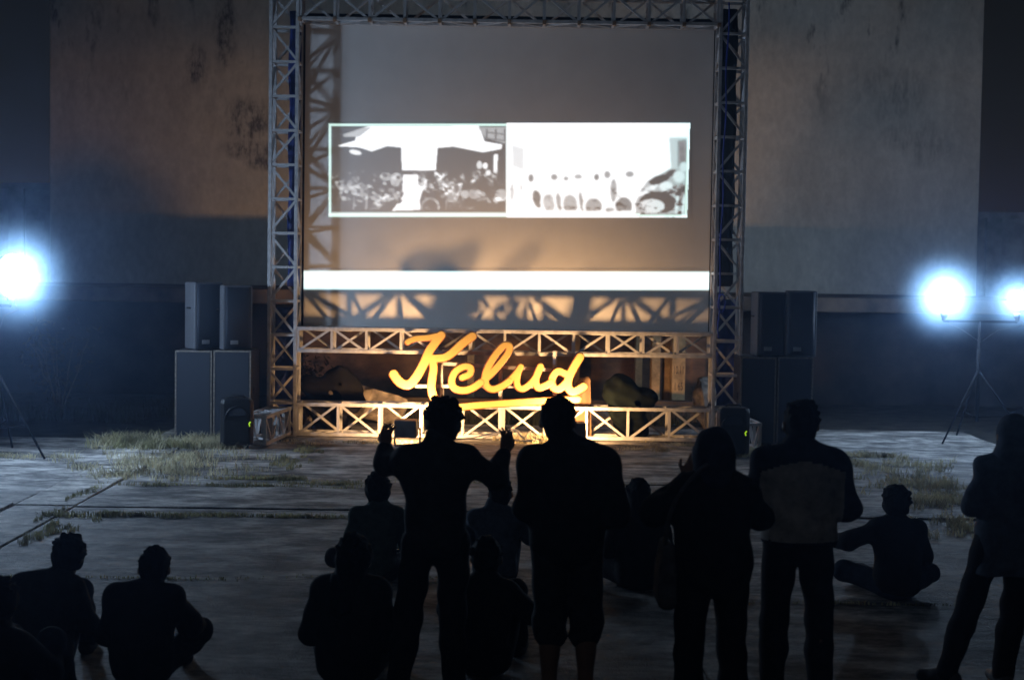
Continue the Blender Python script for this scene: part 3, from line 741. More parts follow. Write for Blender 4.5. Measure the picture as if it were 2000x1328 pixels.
# ================================================================== LAMPS
def area(name, loc, direction, size, energy, color, parent, spread=180):
    d = bpy.data.lights.new(name, 'AREA'); d.shape = 'DISK'; d.size = size; d.energy = energy; d.color = color; d.spread = R(spread)
    o = bpy.data.objects.new(name, d); COL.objects.link(o); o.parent = parent
    o.location = loc; o.rotation_mode = 'QUATERNION'; o.rotation_quaternion = Vector(direction).to_track_quat('-Z', 'Y'); return o
def footlight(px, lab, energy, yaw=0.0):
    g0 = at(px, 800, 20.45); e = empty('footlight', (g0.x, 20.45, 0)); d = Vector((yaw, .985, .15)).normalized(); rot = d.to_track_quat('Y', 'Z').to_matrix()
    c = Vector((0, -.03, .27))
    m = MB(); m.box(c - d * .09, (.30, .14, .24), rot); m.build('housing', M['steel_dark'], e, bevel=.015)
    m = MB(); m.box(c - d * .015, (.25, .01, .19), rot); m.build('glass', M['foot_glass'], e)
    m = MB(); m.bar((-.17, -.05, .012), (-.17, -.05, .26), .025); m.bar((.17, -.05, .012), (.17, -.05, .26), .025); m.bar((-.17, -.05, .012), (.17, -.05, .012), .03); m.build('yoke', M['steel_dark'], e)
    area('footlight_lamp', c + d * .01, d, .20, energy, FOOT_COL, e, 146)
    tag(e, lab, 'lamp', 'footlights below the script sign')
FOOT_W = 102
footlight(797, 'warm footlight on the ground left of the letter K', FOOT_W, .16)
footlight(1119, 'warm footlight on the ground below the letter d', FOOT_W, -.14)

M['stand'] = mk('matt black stand', (.010, .010, .011), .9, spec=.1)
M['bowl'] = mk('grey added blocking bowl', (.22, .22, .23), .5)
M['halo'] = bpy.data.materials.new('lamp halo volume'); M['halo'].use_nodes = True; _t = M['halo'].node_tree; _t.nodes.remove(_t.nodes['Principled BSDF'])
_v = _t.nodes.new('ShaderNodeVolumeScatter'); _v.inputs['Color'].default_value = (.50, .76, 1, 1); _t.links.new(_v.outputs[0], _t.nodes['Material Output'].inputs['Volume'])  # scattering ball added to imitate a glare halo, thinning outward
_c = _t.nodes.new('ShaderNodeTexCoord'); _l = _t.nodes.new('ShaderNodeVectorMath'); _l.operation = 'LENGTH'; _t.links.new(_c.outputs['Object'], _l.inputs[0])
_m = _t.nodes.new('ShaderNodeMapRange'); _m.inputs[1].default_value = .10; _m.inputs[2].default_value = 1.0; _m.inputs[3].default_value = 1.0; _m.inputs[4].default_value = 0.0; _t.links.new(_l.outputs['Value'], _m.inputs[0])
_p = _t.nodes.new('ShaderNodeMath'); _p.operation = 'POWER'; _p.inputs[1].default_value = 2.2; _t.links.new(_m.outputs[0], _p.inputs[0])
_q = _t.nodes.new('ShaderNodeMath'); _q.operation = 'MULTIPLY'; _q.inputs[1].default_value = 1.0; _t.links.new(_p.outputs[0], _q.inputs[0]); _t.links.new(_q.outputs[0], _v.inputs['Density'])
def flood_stand(name, base, heads, h, lab, legs=.75, bowl=None):
    """heads: list of (dx, dy, facing vector, energy)"""
    e = empty(name, base)
    m = MB(); m.tube([(0, 0, .35), (0, 0, h)], .02, 10); m.tube([(0, 0, .3), (0, 0, 1.35)], .028, 10); m.build('pole', M['stand'], e, smooth=True)
    for k in range(3):
        q = R(95 + 120 * k); m = MB(); m.tube([(0, 0, 1.05), (legs * math.cos(q), legs * math.sin(q), .015)], .014, 8); m.tube([(0, 0, .36), (legs * .62 * math.cos(q), legs * .62 * math.sin(q), .40)], .009, 6)
        m.build('leg', M['stand'], e, smooth=True)
    m = MB(); xs = [(a[0], a[1]) for a in heads] + [(0, 0)]
    A = Vector((min(xs)[0], min(xs)[1], h)); B = Vector((max(xs)[0], max(xs)[1], h)); m.bar(A, B, .035); m.build('crossbar', M['stand'], e)
    for dx, dy, rad, en in heads:
        c = Vector((dx, dy, h + .10 + rad))
        if bowl:  # added bowl, keeps the lamp light off the left part of the wall
            f = Vector(bowl).normalized(); qm = f.to_track_quat('Z', 'X').to_matrix(); m = MB(); n1, n2 = 28, 9; br_ = rad * 1.0
            V = [c + qm @ Vector((br_ * math.cos(math.pi / 2 * i_ / n2) * math.cos(2 * math.pi * k / n1), br_ * math.cos(math.pi / 2 * i_ / n2) * math.sin(2 * math.pi * k / n1), -br_ * math.sin(math.pi / 2 * i_ / n2) + .02)) for i_ in range(n2) for k in range(n1)] + [c - f * (br_ - .02)]
            m.poly(V, [(i_ * n1 + k, (i_ + 1) * n1 + k, (i_ + 1) * n1 + (k + 1) % n1, i_ * n1 + (k + 1) % n1) for i_ in range(n2 - 1) for k in range(n1)] + [((n2 - 1) * n1 + k, n2 * n1, (n2 - 1) * n1 + (k + 1) % n1) for k in range(n1)])
            o = m.build('blocking_bowl', M['bowl'], e, smooth=True); sm = o.modifiers.new('thickness', 'SOLIDIFY'); sm.thickness = .006; sm.offset = 0
        m = MB(); m.tube([(dx, dy, h + .005), (dx, dy, h + .05), (dx, dy, h + .06), (dx, dy, h + .12)], [.03, .03, .05, .055], 14); m.tube([(dx + .05, dy, h + .02), (dx + .09, dy, h - .05), (dx * .5, dy * .5, h - .12), (.02, 0, h - .3)], .006, 6)
        hd = m.build('lamp_socket', M['steel_dark'], e, smooth=True)
        n1, n2 = 24, 14; V = []; F = []
        for i_ in range(n2 + 1):
            q = math.pi * i_ / n2
            for k in range(n1): V.append((c.x + rad * math.sin(q) * math.cos(2 * math.pi * k / n1), c.y + rad * math.sin(q) * math.sin(2 * math.pi * k / n1), c.z - rad * math.cos(q)))
        for i_ in range(n2):
            for k in range(n1): F.append((i_ * n1 + k, i_ * n1 + (k + 1) % n1, (i_ + 1) * n1 + (k + 1) % n1, (i_ + 1) * n1 + k))
        m = MB(); m.poly([c + (Vector(v) - c) * .62 for v in V], F); bulb_r = rad * .62
        gm = bpy.data.materials.new('lit opal lamp globe'); gm.use_nodes = True; tt = gm.node_tree; tt.nodes.clear()
        em = tt.nodes.new('ShaderNodeEmission'); ou = tt.nodes.new('ShaderNodeOutputMaterial'); tt.links.new(em.outputs[0], ou.inputs[0])
        em.inputs[0].default_value = (*FLOOD_COL, 1); em.inputs[1].default_value = en / (4 * math.pi ** 2 * bulb_r * bulb_r)
        m.build('bulb', gm, hd, smooth=True)
        m = MB(); m.poly([(Vector(v) - c) / rad for v in V], F); o = m.build('halo_ball', M['halo'], hd, smooth=True); o.location = c; o.scale = [rad * 3.3] * 3  # added glare halo around the bulb
    tag(e, lab, 'floodlight', 'floodlight stands either side of the stage')
FLY = 18.8
p = at(22, 545, FLY)
flood_stand('floodlight_stand', (p.x - .17, FLY, 0), [(.17, 0, .27, 440), (-.60, -.1, .25, 200)], p.z - .33, 'lamp stand at the left edge with a glaring blue white globe', bowl=(1, -.5, 0))  # bowl added to keep this lamp's light off the left wall
FRY = 22.0
p = at(1915, 575, FRY); p1 = at(1845, 577, FRY); p2 = at(1988, 577, FRY)
flood_stand('floodlight_stand', (p.x, FRY, 0), [(p1.x - p.x, 0, .25, 270), (p2.x - p.x, 0, .21, 110)], p1.z - .37, 'tripod lamp stand on the right with two glaring globes')

# ================================================================== SPEAKERS
def subwoofer(px0, px1, py_top, Y, lab, grp):
    a = at(px0, py_top, Y); b = at(px1, py_top, Y); W = b.x - a.x - .012; H = a.z; D = .72
    e = empty('subwoofer', ((a.x + b.x) / 2, Y, 0))
    m = MB(); m.span((-W / 2, .012, .04), (W / 2, D, H)); m.build('cabinet', M['cabinet'], e, bevel=.012)
    m = MB(); m.span((-W / 2 + .028, 0, .075), (W / 2 - .028, .0105, H - .03)); m.build('grille', M['grille'], e, bevel=.003)
    m = MB()
    for s in (-1, 1): m.span((s * (W / 2 - .010) - .010, -.002, .04), (s * (W / 2 - .010) + .010, .0118, H)); 
    m.span((-W / 2 + .021, -.002, H - .022), (W / 2 - .021, .0118, H)); m.build('edge_trim', M['cab_edge'], e)
    for s in (-1, 1):
        m = MB(); m.box((s * (W / 2 + .004), D * .45, H * .55), (.01, .20, .10)); m.build('handle', M['plastic'], e)
    for x in (-1, 1):
        for y in (.1, D - .1): m = MB(); m.tube([(x * W * .38, y, 0), (x * W * .38, y, .042)], .03, 10); m.build('foot', M['plastic'], e)
    tag(e, lab, 'speaker', grp); return H
def top_box(px0, px1, py_top, Y, z0, yaw, lab, grp, W=.42, D=.42):
    a = at((px0 + px1) / 2, py_top, Y); H = a.z - z0; e = empty('loudspeaker', (a.x, Y, z0), yaw)
    pts = [(-W / 2, -D / 2), (W / 2, -D / 2), (W / 2 * .86, D / 2), (-W / 2 * .86, D / 2)]
    m = MB(); m.poly([(x, y, .012) for x, y in pts] + [(x, y, H) for x, y in pts], [(3, 2, 1, 0), (4, 5, 6, 7)] + [(i, (i + 1) % 4, 4 + (i + 1) % 4, 4 + i) for i in range(4)]); m.build('cabinet', M['cab_grey'], e, bevel=.018)
    m = MB(); n = 9; gp = []
    for i in range(n):
        x = -W / 2 + .03 + (W - .06) * i / (n - 1); gp.append((x, -D / 2 - .004 - .022 * (1 - (2 * i / (n - 1) - 1) ** 2)))
    m.poly([(x, y, .04) for x, y in gp] + [(x, y, H - .025) for x, y in gp], [(i, i + 1, n + i + 1, n + i) for i in range(n - 1)]); o = m.build('grille', M['grille'], e, smooth=True); s = o.modifiers.new('thickness', 'SOLIDIFY'); s.thickness = .006; s.offset = 1
    m = MB(); m.box((-.06, -D / 2 - .034, .115), (.11, .010, .055)); m.build('badge', M['silver'], e, bevel=.004)
    m = MB(); m.tube([(-W / 2 - .004, .0 - .06, H * .62), (-W / 2 - .03, .0 - .02, H * .62), (-W / 2 + .03, .1, H * .62)], .012, 8); m.build('handle', M['plastic'], e)
    for s in (-1, 1): m = MB(); m.box((s * W * .33, -.1, .006), (.05, .05, .012)); m.build('foot', M['plastic'], e)
    tag(e, lab, 'speaker', grp)
PAY = 20.8
G1 = 'speaker stack left of the screen'; G2 = 'speaker stack right of the screen'
H = subwoofer(341, 415, 684, PAY, 'tall grey fronted bass cabinet, left one of the pair in the left stack', G1)
subwoofer(416, 491, 684, PAY, 'tall grey fronted bass cabinet nearest the left truss tower', G1)
top_box(371, 422, 551, PAY + .28, H + .002, R(35), 'upright loudspeaker on the left stack, outer one turned inward', G1)
top_box(430, 482, 557, PAY + .28, H + .002, R(28), 'upright loudspeaker on the left stack, nearest the truss tower', G1)
PBY = 21.0
H2 = subwoofer(1447, 1518, 697, PBY, 'dark bass cabinet next to the right truss tower', G2)
subwoofer(1519, 1590, 697, PBY, 'dark bass cabinet at the outer side of the right stack', G2)
top_box(1470, 1530, 570, PBY + .28, H2 + .002, R(8), 'tall dark loudspeaker on the right stack next to the truss tower', G2)
top_box(1534, 1592, 568, PBY + .28, H2 + .002, R(-2), 'tall dark loudspeaker on the outer side of the right stack', G2)

def monitor(px0, px1, py_top, py_bot, yaw, lab):
    gb = gnd((px0 + px1) / 2, py_bot); Y = gb.y; a = at(px0, py_top, Y); b = at(px1, py_top, Y); W = (b.x - a.x) * .97; H = a.z; D = .36
    e = empty('floor_speaker', (gb.x, Y + .1, 0), yaw); s = 1
    prof = [(-W / 2, -D / 2 + .05), (-W / 2 + .05, -D / 2), (W / 2 - .05, -D / 2), (W / 2, -D / 2 + .05), (W / 2 * .62, D / 2 - .03), (W / 2 * .5, D / 2), (-W / 2 * .5, D / 2), (-W / 2 * .62, D / 2 - .03)]
    N = len(prof); m = MB(); lv = [(.05, .96), (.08, 1.0), (H * .9, 1.0), (H - .02, .95), (H, .86)]
    m.poly([(x * k, y * k, z) for z, k in lv for x, y in prof], [[i for i in range(N)][::-1], [(len(lv) - 1) * N + i for i in range(N)]] + [(l * N + i, l * N + (i + 1) % N, (l + 1) * N + (i + 1) % N, (l + 1) * N + i) for l in range(len(lv) - 1) for i in range(N)])
    m.build('cabinet', M['plastic'], e, bevel=.012)
    m = MB(); m.span((-W / 2 + .06, -D / 2 - .012, .11), (W / 2 - .06, -D / 2 - .003, H * .56)); m.build('grille', M['plastic'], e, bevel=.004)
    m = MB(); m.tube([(W * .34 * math.cos(q), -D / 2 - .008, H * .60 + .16 * math.sin(q)) for q in [math.pi * i / 14 for i in range(15)]], .010, 6); m.build('horn_rim', M['plastic'], e, smooth=True)
    m = MB(); m.box((0, -D / 2 - .002, H * .74), (W * .5, .012, .10)); m.build('horn', M['grille'], e, bevel=.02)
    m = MB(); q = [(W * .35, .50), (W * .39, .535), (W * .41, .545), (W * .375, .52), (W * .37, .49), (W * .385, .455)]
    m.tube([(x, -D / 2 - .010, H * z) for x, z in q], .008, 6); m.build('lit_mark', M['led_mark'], e)
    m = MB(); m.tube([(-.1, 0, H - .01), (-.08, 0, H + .025), (.08, 0, H + .025), (.1, 0, H - .01)], .012, 8); m.build('handle', M['plastic'], e, smooth=True)
    for x in (-1, 1):
        for y in (-.1, .1): m = MB(); m.tube([(x * W * .3, y, 0.012), (x * W * .3, y, .055)], .022, 8); m.build('foot', M['plastic'], e)
    tag(e, lab, 'speaker', 'small floor speakers')
monitor(427, 494, 777, 876, R(8), 'small black floor speaker in front of the left speaker stack')
monitor(1399, 1466, 795, 893, R(-8), 'small black floor speaker in front of the right speaker stack')

# cables near the footlights
def cable(name, pts, r, mat, lab):
    P = smooth_path(pts, 5); m = MB(); m.tube([Vector(p) for p in P], r, 6); tag(m.build(name, M[mat], smooth=True), lab, 'cable')
def cpt(px, py, Y): p = at(px, py, Y); return (p.x, Y, max(p.z, .02))
cable('power_cable', [cpt(885, 858, 20.6), cpt(920, 855, 20.7), cpt(955, 848, 20.6), cpt(980, 842, 20.6), cpt(992, 848, 20.55), cpt(1000, 858, 20.5), cpt(1040, 862, 20.4)], .010, 'white_cable', 'pale cable running between the two footlights')
cable('power_cable', [cpt(940, 856, 20.8), cpt(975, 846, 20.7), cpt(1000, 838, 20.7), cpt(1018, 850, 20.6), cpt(1030, 858, 20.6), cpt(1050, 860, 20.6)], .010, 'white_cable', 'pale cable looped in the air behind the first cable')
cable('power_cable', [cpt(992, 858, 20.7), cpt(1000, 842, 20.7), cpt(1010, 840, 20.7), cpt(1022, 856, 20.6), cpt(1034, 842, 20.6), cpt(1040, 852, 20.6), cpt(1060, 862, 20.5)], .009, 'white_cable', 'pale curling cable end beside the right footlight')

# ================================================================== GRASS AND SHRUBS
def blades(name, spots, mat, lab):
    """spots: (cx, cy, rx, ry, n, height)"""
    V = []; Q = []
    for cx, cy, rx, ry, n, hh in spots:
        a = RNG.uniform(0, 2 * np.pi, n); r = np.sqrt(RNG.uniform(0, 1, n)); k = RNG.integers(0, max(4, n // 26), n)
        cl = RNG.normal(0, 1, (max(4, n // 26), 2)) * .45
        x = cx + rx * (cl[k, 0] + .16 * r * np.cos(a)); y = cy + ry * (cl[k, 1] + .16 * r * np.sin(a))
        h = .62 * hh * RNG.uniform(.3, 1.2, n); ang = RNG.uniform(0, 2 * np.pi, n); bend = h * RNG.uniform(.3, 1.8, n); wd = RNG.uniform(.003, .0065, n)
        dx, dy = np.cos(ang), np.sin(ang); b = len(V) * 0
        base = np.stack([x, y, np.full(n, -.03)], 1); sd = np.stack([-dy * wd, dx * wd, np.zeros(n)], 1)
        mid = base + np.stack([dx * bend * .3, dy * bend * .3, h * .6 + .03], 1); tip = base + np.stack([dx * bend, dy * bend, h + .03], 1)
        V.append(np.stack([base - sd, base + sd, mid + sd * .8, mid - sd * .8, tip + sd * .15, tip - sd * .15], 1).reshape(-1, 3))
    V = np.concatenate(V); n = len(V) // 6; o6 = 6 * np.arange(n)
    Q = np.concatenate([np.stack([o6, o6 + 1, o6 + 2, o6 + 3], 1), np.stack([o6 + 3, o6 + 2, o6 + 4, o6 + 5], 1)])
    o = np_mesh(name, V, Q, mat, smooth=False); tag(o, lab, 'grass', kind='stuff')
def G(px, py, rx, ry, n, h): p = gnd(px, py); return (p.x, p.y, rx, ry, n, h)
blades('grass', [G(330, 900, 1.0, .9, 1500, .16), G(290, 925, 1.1, .6, 1100, .13), G(390, 868, .7, .6, 1300, .20), G(250, 868, .45, .5, 700, .24), G(430, 872, .5, .3, 700, .16), G(30, 893, 1.2, .2, 500, .10)], M['grass'], 'dry grass growing in front of the left speaker stack')
blades('grass', [G(250, 868, .4, .4, 700, .26), G(310, 875, .5, .3, 500, .2), G(520, 935, .9, .12, 700, .07), G(640, 945, .8, .10, 500, .06), G(560, 905, .25, .9, 500, .07), G(600, 880, .2, .5, 400, .08), G(200, 1005, .9, .12, 600, .06), G(430, 1005, 1.2, .08, 400, .04), G(90, 1035, .3, .6, 400, .06), G(420, 948, 1.4, .10, 700, .06), G(640, 1010, 1.5, .07, 400, .04), G(150, 975, .15, 1.6, 350, .06)], M['grass_green'], 'low green weeds in the floor joints on the left')
blades('grass', [G(1740, 912, .9, .7, 1100, .14), G(1800, 945, .7, 1.0, 1200, .15), G(1850, 985, .55, .9, 1000, .16), G(1875, 1030, .4, .6, 700, .12), G(1700, 893, .5, .2, 500, .12)], M['grass'], 'dry grass strip on the floor at the right')
blades('grass', [G(1265, 880, .6, .4, 450, .10), G(1320, 872, .8, .3, 500, .08), G(1470, 890, .35, .2, 700, .17), G(1440, 893, .3, .15, 400, .12), G(1040, 862, .5, .25, 1100, .16), G(1290, 858, 1.2, .3, 600, .12), G(700, 866, 1.2, .25, 500, .07)], M['grass'], 'dry grass tufts along the foot of the truss and sign')
blades('grass', [G(760, 1010, 3, .07, 500, .04), G(1500, 950, 3, .08, 500, .05), G(1000, 945, 2.5, .08, 400, .05), G(1760, 1180, 1.5, .06, 250, .04), G(300, 1130, 3, .06, 300, .03), G(900, 1130, 3, .06, 300, .03)], M['grass_green'], 'sparse weeds in the floor joints among the audience')
# weeds behind truss and on the dark verge
blades('grass', [(x, y, 1.6, .5, 700, .42) for x, y in ((-9.5, 22.4), (-7.2, 23.4), (-5.4, 24.2), (0, 23.6), (-2.4, 24.0), (2.3, 24.0))], M['weed'], 'tall dark weeds along the verge before the stage')

def shrub(px, py, Y, hh, seed, lab):
    p = at(px, py, Y); rr = np.random.default_rng(seed); e = empty('shrub', (p.x, Y, -.06)); m = MB(); L = []
    for i in range(9):
        a = rr.uniform(0, 6.28); s = rr.uniform(.12, .5); pts = [Vector((0, 0, 0))]
        for k in range(1, 6): pts.append(Vector((math.cos(a) * s * k / 5 * hh + rr.normal(0, .02), math.sin(a) * s * k / 5 * hh + rr.normal(0, .02), hh * k / 5 * rr.uniform(.85, 1.05))))
        m.tube(pts, [.016, .014, .011, .008, .006, .003], 6)
        for k in range(2, 6):
            for j in range(16):
                c = pts[k] + Vector(rr.normal(0, .13 * hh, 3)); L.append(c)
    m.build('stem', M['twig'], e, smooth=True); q = MB()
    for c in L:
        d = Vector(rr.normal(0, 1, 3)).normalized(); s2 = d.cross(Vector(rr.normal(0, 1, 3))).normalized(); l = rr.uniform(.03, .07)
        q.poly([c - s2 * l * .3, c + d * l, c + s2 * l * .3, c - d * l], [(0, 1, 2, 3)])
    q.build('foliage', M['leaf'], e); tag(e, lab, 'shrub', 'dry shrubs at the stage foot')
shrub(590, 800, 22.9, 1.0, 14, 'dark shrub behind the foot of the left truss tower')
shrub(120, 780, 24.2, 1.3, 15, 'dark shrub under the left floodlight by the stage')
# ================================================================== PEOPLE
def nrm(v): v = np.array(v, float); return v / (np.linalg.norm(v) + 1e-9)
def hand_vq(w_, d, pn, curl, side, h=.0052):
    """wrist, pointing direction, palm normal, curl 0..1, side -1 left / 1 right"""
    w_ = np.array(w_, float); d = nrm(d); pn = nrm(np.array(pn, float) - d * np.dot(pn, d)); ac = np.cross(d, pn) * side
    s = Sdf(); s.cone(w_ - d * .06, w_ + d * .012, .029, .026, .015)
    s.ell(w_ + d * .05, (.040, .017, .050), up=d, side=ac, k=.016)
    for i, (off, ln) in enumerate(((-.030, .070), (-.010, .080), (.010, .075), (.029, .058))):
        b = w_ + d * .088 + ac * off * 1.0; a1, a2 = curl * 1.0 + .1 * i * curl, curl * 1.9 + .15
        d1 = nrm(d * math.cos(a1) + pn * math.sin(a1) + ac * off * 2.2); d2 = nrm(d * math.cos(a2) + pn * math.sin(a2) + ac * off * 2.0)
        s.cone(w_ + d * .06 + ac * off * .9, b, .0105, .0095, .006); s.cone(b, b + d1 * ln * .5, .0092, .0085, .003); s.cone(b + d1 * ln * .5, b + d1 * ln * .5 + d2 * ln * .55, .0083, .0068, .003)
    t0 = w_ + d * .022 - ac * .026; t1 = t0 + nrm(d * .6 - ac * .7 + pn * .45) * .045; t2 = t1 + nrm(d * .9 - ac * .25 + pn * .45) * .034
    s.cone(t0, t1, .0135, .0105, .010); s.cone(t1, t2, .010, .0078, .003)
    return s.mesh(h)

STAND = dict(pel=(0, 0, .95), abd=(0, .005, 1.09), chest=(0, 0, 1.29), neck=(0, -.015, 1.46), head=(0, .015, 1.60), face=(0, 1, 0), hup=(0, 0, 1),
             shL=(-.155, -.01, 1.385), shR=(.155, -.01, 1.385), elL=(-.225, -.02, 1.12), elR=(.225, -.02, 1.12), wrL=(-.22, .14, .95), wrR=(.22, .14, .95),
             hdL=(.3, .9, -.5), hdR=(-.3, .9, -.5), pnL=(.8, 0, -.3), pnR=(-.8, 0, -.3), curl=.45,
             hiL=(-.095, 0, .92), hiR=(.095, 0, .92), knL=(-.12, .02, .50), knR=(.12, .02, .50), anL=(-.135, -.03, .085), anR=(.135, -.03, .085), toL=(-.16, .13, .035), toR=(.16, .13, .035))
SIT = dict(pel=(0, 0, .125), abd=(0, -.01, .26), chest=(0, .02, .44), neck=(0, .05, .60), head=(0, .085, .735), face=(0, 1, -.15), hup=(0, .05, 1),
           shL=(-.15, .03, .535), shR=(.15, .03, .535), elL=(-.235, .10, .30), elR=(.235, .10, .30), wrL=(-.17, .32, .27), wrR=(.17, .32, .27),
           hdL=(.4, .9, -.2), hdR=(-.4, .9, -.2), pnL=(.2, 0, -1), pnR=(-.2, 0, -1), curl=.6,
           hiL=(-.09, .02, .12), hiR=(.09, .02, .12), knL=(-.34, .30, .15), knR=(.34, .30, .15), anL=(.06, .42, .07), anR=(-.06, .50, .07), toL=(.18, .46, .05), toR=(-.18, .55, .05))
KNEES = dict(knL=(-.14, .36, .47), knR=(.14, .36, .47), anL=(-.13, .55, .085), anR=(.13, .55, .085), toL=(-.14, .70, .035), toR=(.14, .70, .035),
             elL=(-.27, .18, .36), elR=(.27, .18, .36), wrL=(-.10, .40, .40), wrR=(.10, .42, .38))

def person(lab, loc, pose, rz=0.0, sc=1.0, top='c_black', legs='c_char', hair='short', hem=.06, bulk=.028, shorts=False, skirt=None, two_tone=None, hood_mat=None, hfine=False, extra=None, grp='people watching the screen', chest_w=1.0, seed=0, hair_mat='hair', collar=.035):
    J = {k: (np.array(v, float) if not np.isscalar(v) else v) for k, v in pose.items()}
    e = empty('person', loc, rz); e.scale = (sc, sc, sc)
    side = nrm(J['shR'] - J['shL']); hs = nrm(J['hiR'] - J['hiL']); cw = chest_w
    sp1, sp2 = J['chest'] - J['abd'], J['abd'] - J['pel']; fc = nrm(J['face']); hu = J['hup'] - fc * np.dot(J['hup'], fc); hu = nrm(hu); hsd = np.cross(fc, hu)
    H = J['head']
    def torso(s, t, k=.05):
        s.ell(J['pel'], (.158 * cw + t, .118 + t, .125 + t), up=sp2, side=hs, k=k); s.ell(J['abd'], (.142 * cw + t * 1.25, .108 + t * 1.2, .15 + t), up=sp1, side=side, k=k)
        s.ell(J['chest'], (.168 * cw + t, .118 + t, .195 + t * .8), up=J['neck'] - J['abd'], side=side, k=k)
        for q in ('L', 'R'): s.cone(J['neck'] * .55 + J['chest'] * .25 + J['sh' + q] * .20, J['sh' + q], .068 + t * .7, .058 + t, .05)
    # --- body
    b = Sdf(); torso(b, 0.0)
    b.cone(J['neck'] - nrm(J['neck'] - J['chest']) * .03, H - hu * .06, .060, .055, .03)
    b.ell(H + hu * .008 - fc * .012, (.076, .096, .106), up=hu, side=hsd, k=.02); b.ell(H - hu * .062 + fc * .030, (.054, .060, .058), up=hu, side=hsd, k=.04)
    b.cone(H + fc * .086 + hu * .004, H + fc * .103 - hu * .032, .008, .013, .012)
    for s_ in (-1, 1):
        b.ell(H + hsd * s_ * .092 - hu * .014 - fc * .006, (.013, .021, .032), up=hu, side=hsd, k=.008); b.ell(H + fc * .091 + hu * .006 + hsd * s_ * .031, (.017, .012, .012), up=hu, side=hsd, k=.012, sub=True)
        b.cone(H + fc * .083 + hu * .024 + hsd * s_ * .014, H + fc * .074 + hu * .026 + hsd * s_ * .046, .009, .008, .010)
    b.cone(H + fc * .086 - hu * .062 - hsd * .018, H + fc * .086 - hu * .062 + hsd * .018, .0085, .0085, .008)
    for q in ('L', 'R'):
        fd = nrm(J['wr' + q] - J['el' + q]); b.chain([J['sh' + q], J['el' + q], J['wr' + q]], [.052, .041, .028], .025)
        b.ell(J['el' + q] + fd * .08, (.044, .042, .09), up=fd, side=side, k=.02)
        b.chain([J['hi' + q], J['kn' + q], J['an' + q]], [.088, .058, .040], .03)
        cd = nrm(J['an' + q] - J['kn' + q]); b.ell(J['kn' + q] + cd * .13 - np.array((0, .018, 0)), (.054, .058, .13), up=cd, side=hs, k=.03)
        td = nrm(J['to' + q] - J['an' + q]); b.chain([J['an' + q] - td * .03 + np.array((0, 0, -.03)), J['to' + q]], [.038, .030], .02)
    parts = [b.mesh(.0115)]
    for q, s_ in (('L', -1), ('R', 1)): parts.append(hand_vq(J['wr' + q], J['hd' + q], J['pn' + q], J['curl'], s_, .0046 if hfine else .006))
    V, Q = join_vq(parts); np_mesh('body', V, Q, M['skin'], e)
    # --- eyes
    for s_ in (-1, 1):
        m = MB(); c = Vector(H + fc * .079 + hu * .006 + hsd * s_ * .031); m.tube([c - Vector(fc) * .008, c, c + Vector(fc) * .006, c + Vector(fc) * .010], [.006, .0105, .009, .003], 8)
        m.build('eye', M['c_pale'], e, smooth=True)
    # --- upper garment
    j = Sdf(); torso(j, bulk, .06)
    if skirt: j.cone(J['pel'] + np.array((0, 0, .04)), J['pel'] - np.array((0, 0, skirt[0])), .135 + bulk, skirt[1], .08)
    ud = nrm(sp2); j.cut(-ud, J['pel'] - ud * (skirt[0] if skirt else hem))
    nd = nrm(J['neck'] - J['chest']); j.cone(J['neck'] - nd * .03, J['neck'] + nd * collar, .078, .080, .035)
    for q in ('L', 'R'):
        fd = J['wr' + q] - J['el' + q]
        j.chain([J['sh' + q], J['el' + q], J['wr' + q] - nrm(fd) * .02], [.060 + bulk * .75, .050 + bulk * .6, .036 + bulk * .35], .04)
    j.wrinkle(.0095, 14, seed); V, Q = j.mesh(.0115)
    if two_tone:
        c = V[Q].mean(1); dark = (c[:, 2] > two_tone[0] + .25 * np.abs(c[:, 0]) * 0 + .04 * np.cos(c[:, 0] * 9)) | (np.abs(c[:, 0]) > two_tone[1]) | ((c[:, 2] < two_tone[2]) & (c[:, 2] > two_tone[2] - .035))
        np_mesh('jacket', V, Q, [M[top], M['c_navy']], e, mi=dark.astype(int))
    else: np_mesh('jacket', V, Q, M[top], e)
    # --- trousers
    p = Sdf(); p.ell(J['pel'], (.158 * cw + .014, .118 + .014, .125 + .014), up=sp2, side=hs, k=.04); p.ell(J['abd'], (.142 * cw + .013, .108 + .013, .15), up=sp1, side=side, k=.04); p.cut(ud, J['pel'] + ud * .10)
    for q in ('L', 'R'):
        cd = nrm(J['an' + q] - J['kn' + q])
        if shorts: p.chain([J['hi' + q], J['kn' + q], J['kn' + q] + cd * .07], [.106, .088, .090], .03)
        else: p.chain([J['hi' + q], J['kn' + q], J['kn' + q] + cd * .16, J['an' + q] + cd * .01], [.104, .077, .076, .062], .03)
    p.wrinkle(.006, 15, seed + 3); V, Q = p.mesh(.0115); np_mesh('shorts' if shorts else 'trousers', V, Q, M[legs], e)
    # --- shoes
    for q in ('L', 'R'):
        A = J['an' + q]; td = J['to' + q] - A; td[2] = 0; td = nrm(td); z0 = np.array((0, 0, .034))
        f0 = np.array((A[0], A[1], 0)); s = Sdf(); s.chain([f0 - td * .045 + z0 * 1.15, f0 + td * .06 + z0 * 1.2, f0 + td * .165 + z0 * .95], [.046, .044, .036], .03); s.cone(A - np.array((0, 0, .02)), f0 + z0, .05, .046, .03)
        if pose is STAND or J['pel'][2] > .6: s.cut((0, 0, -1), (0, 0, .003))
        V, Q = s.mesh(.010); np_mesh('shoe', V, Q, M['shoe'], e)
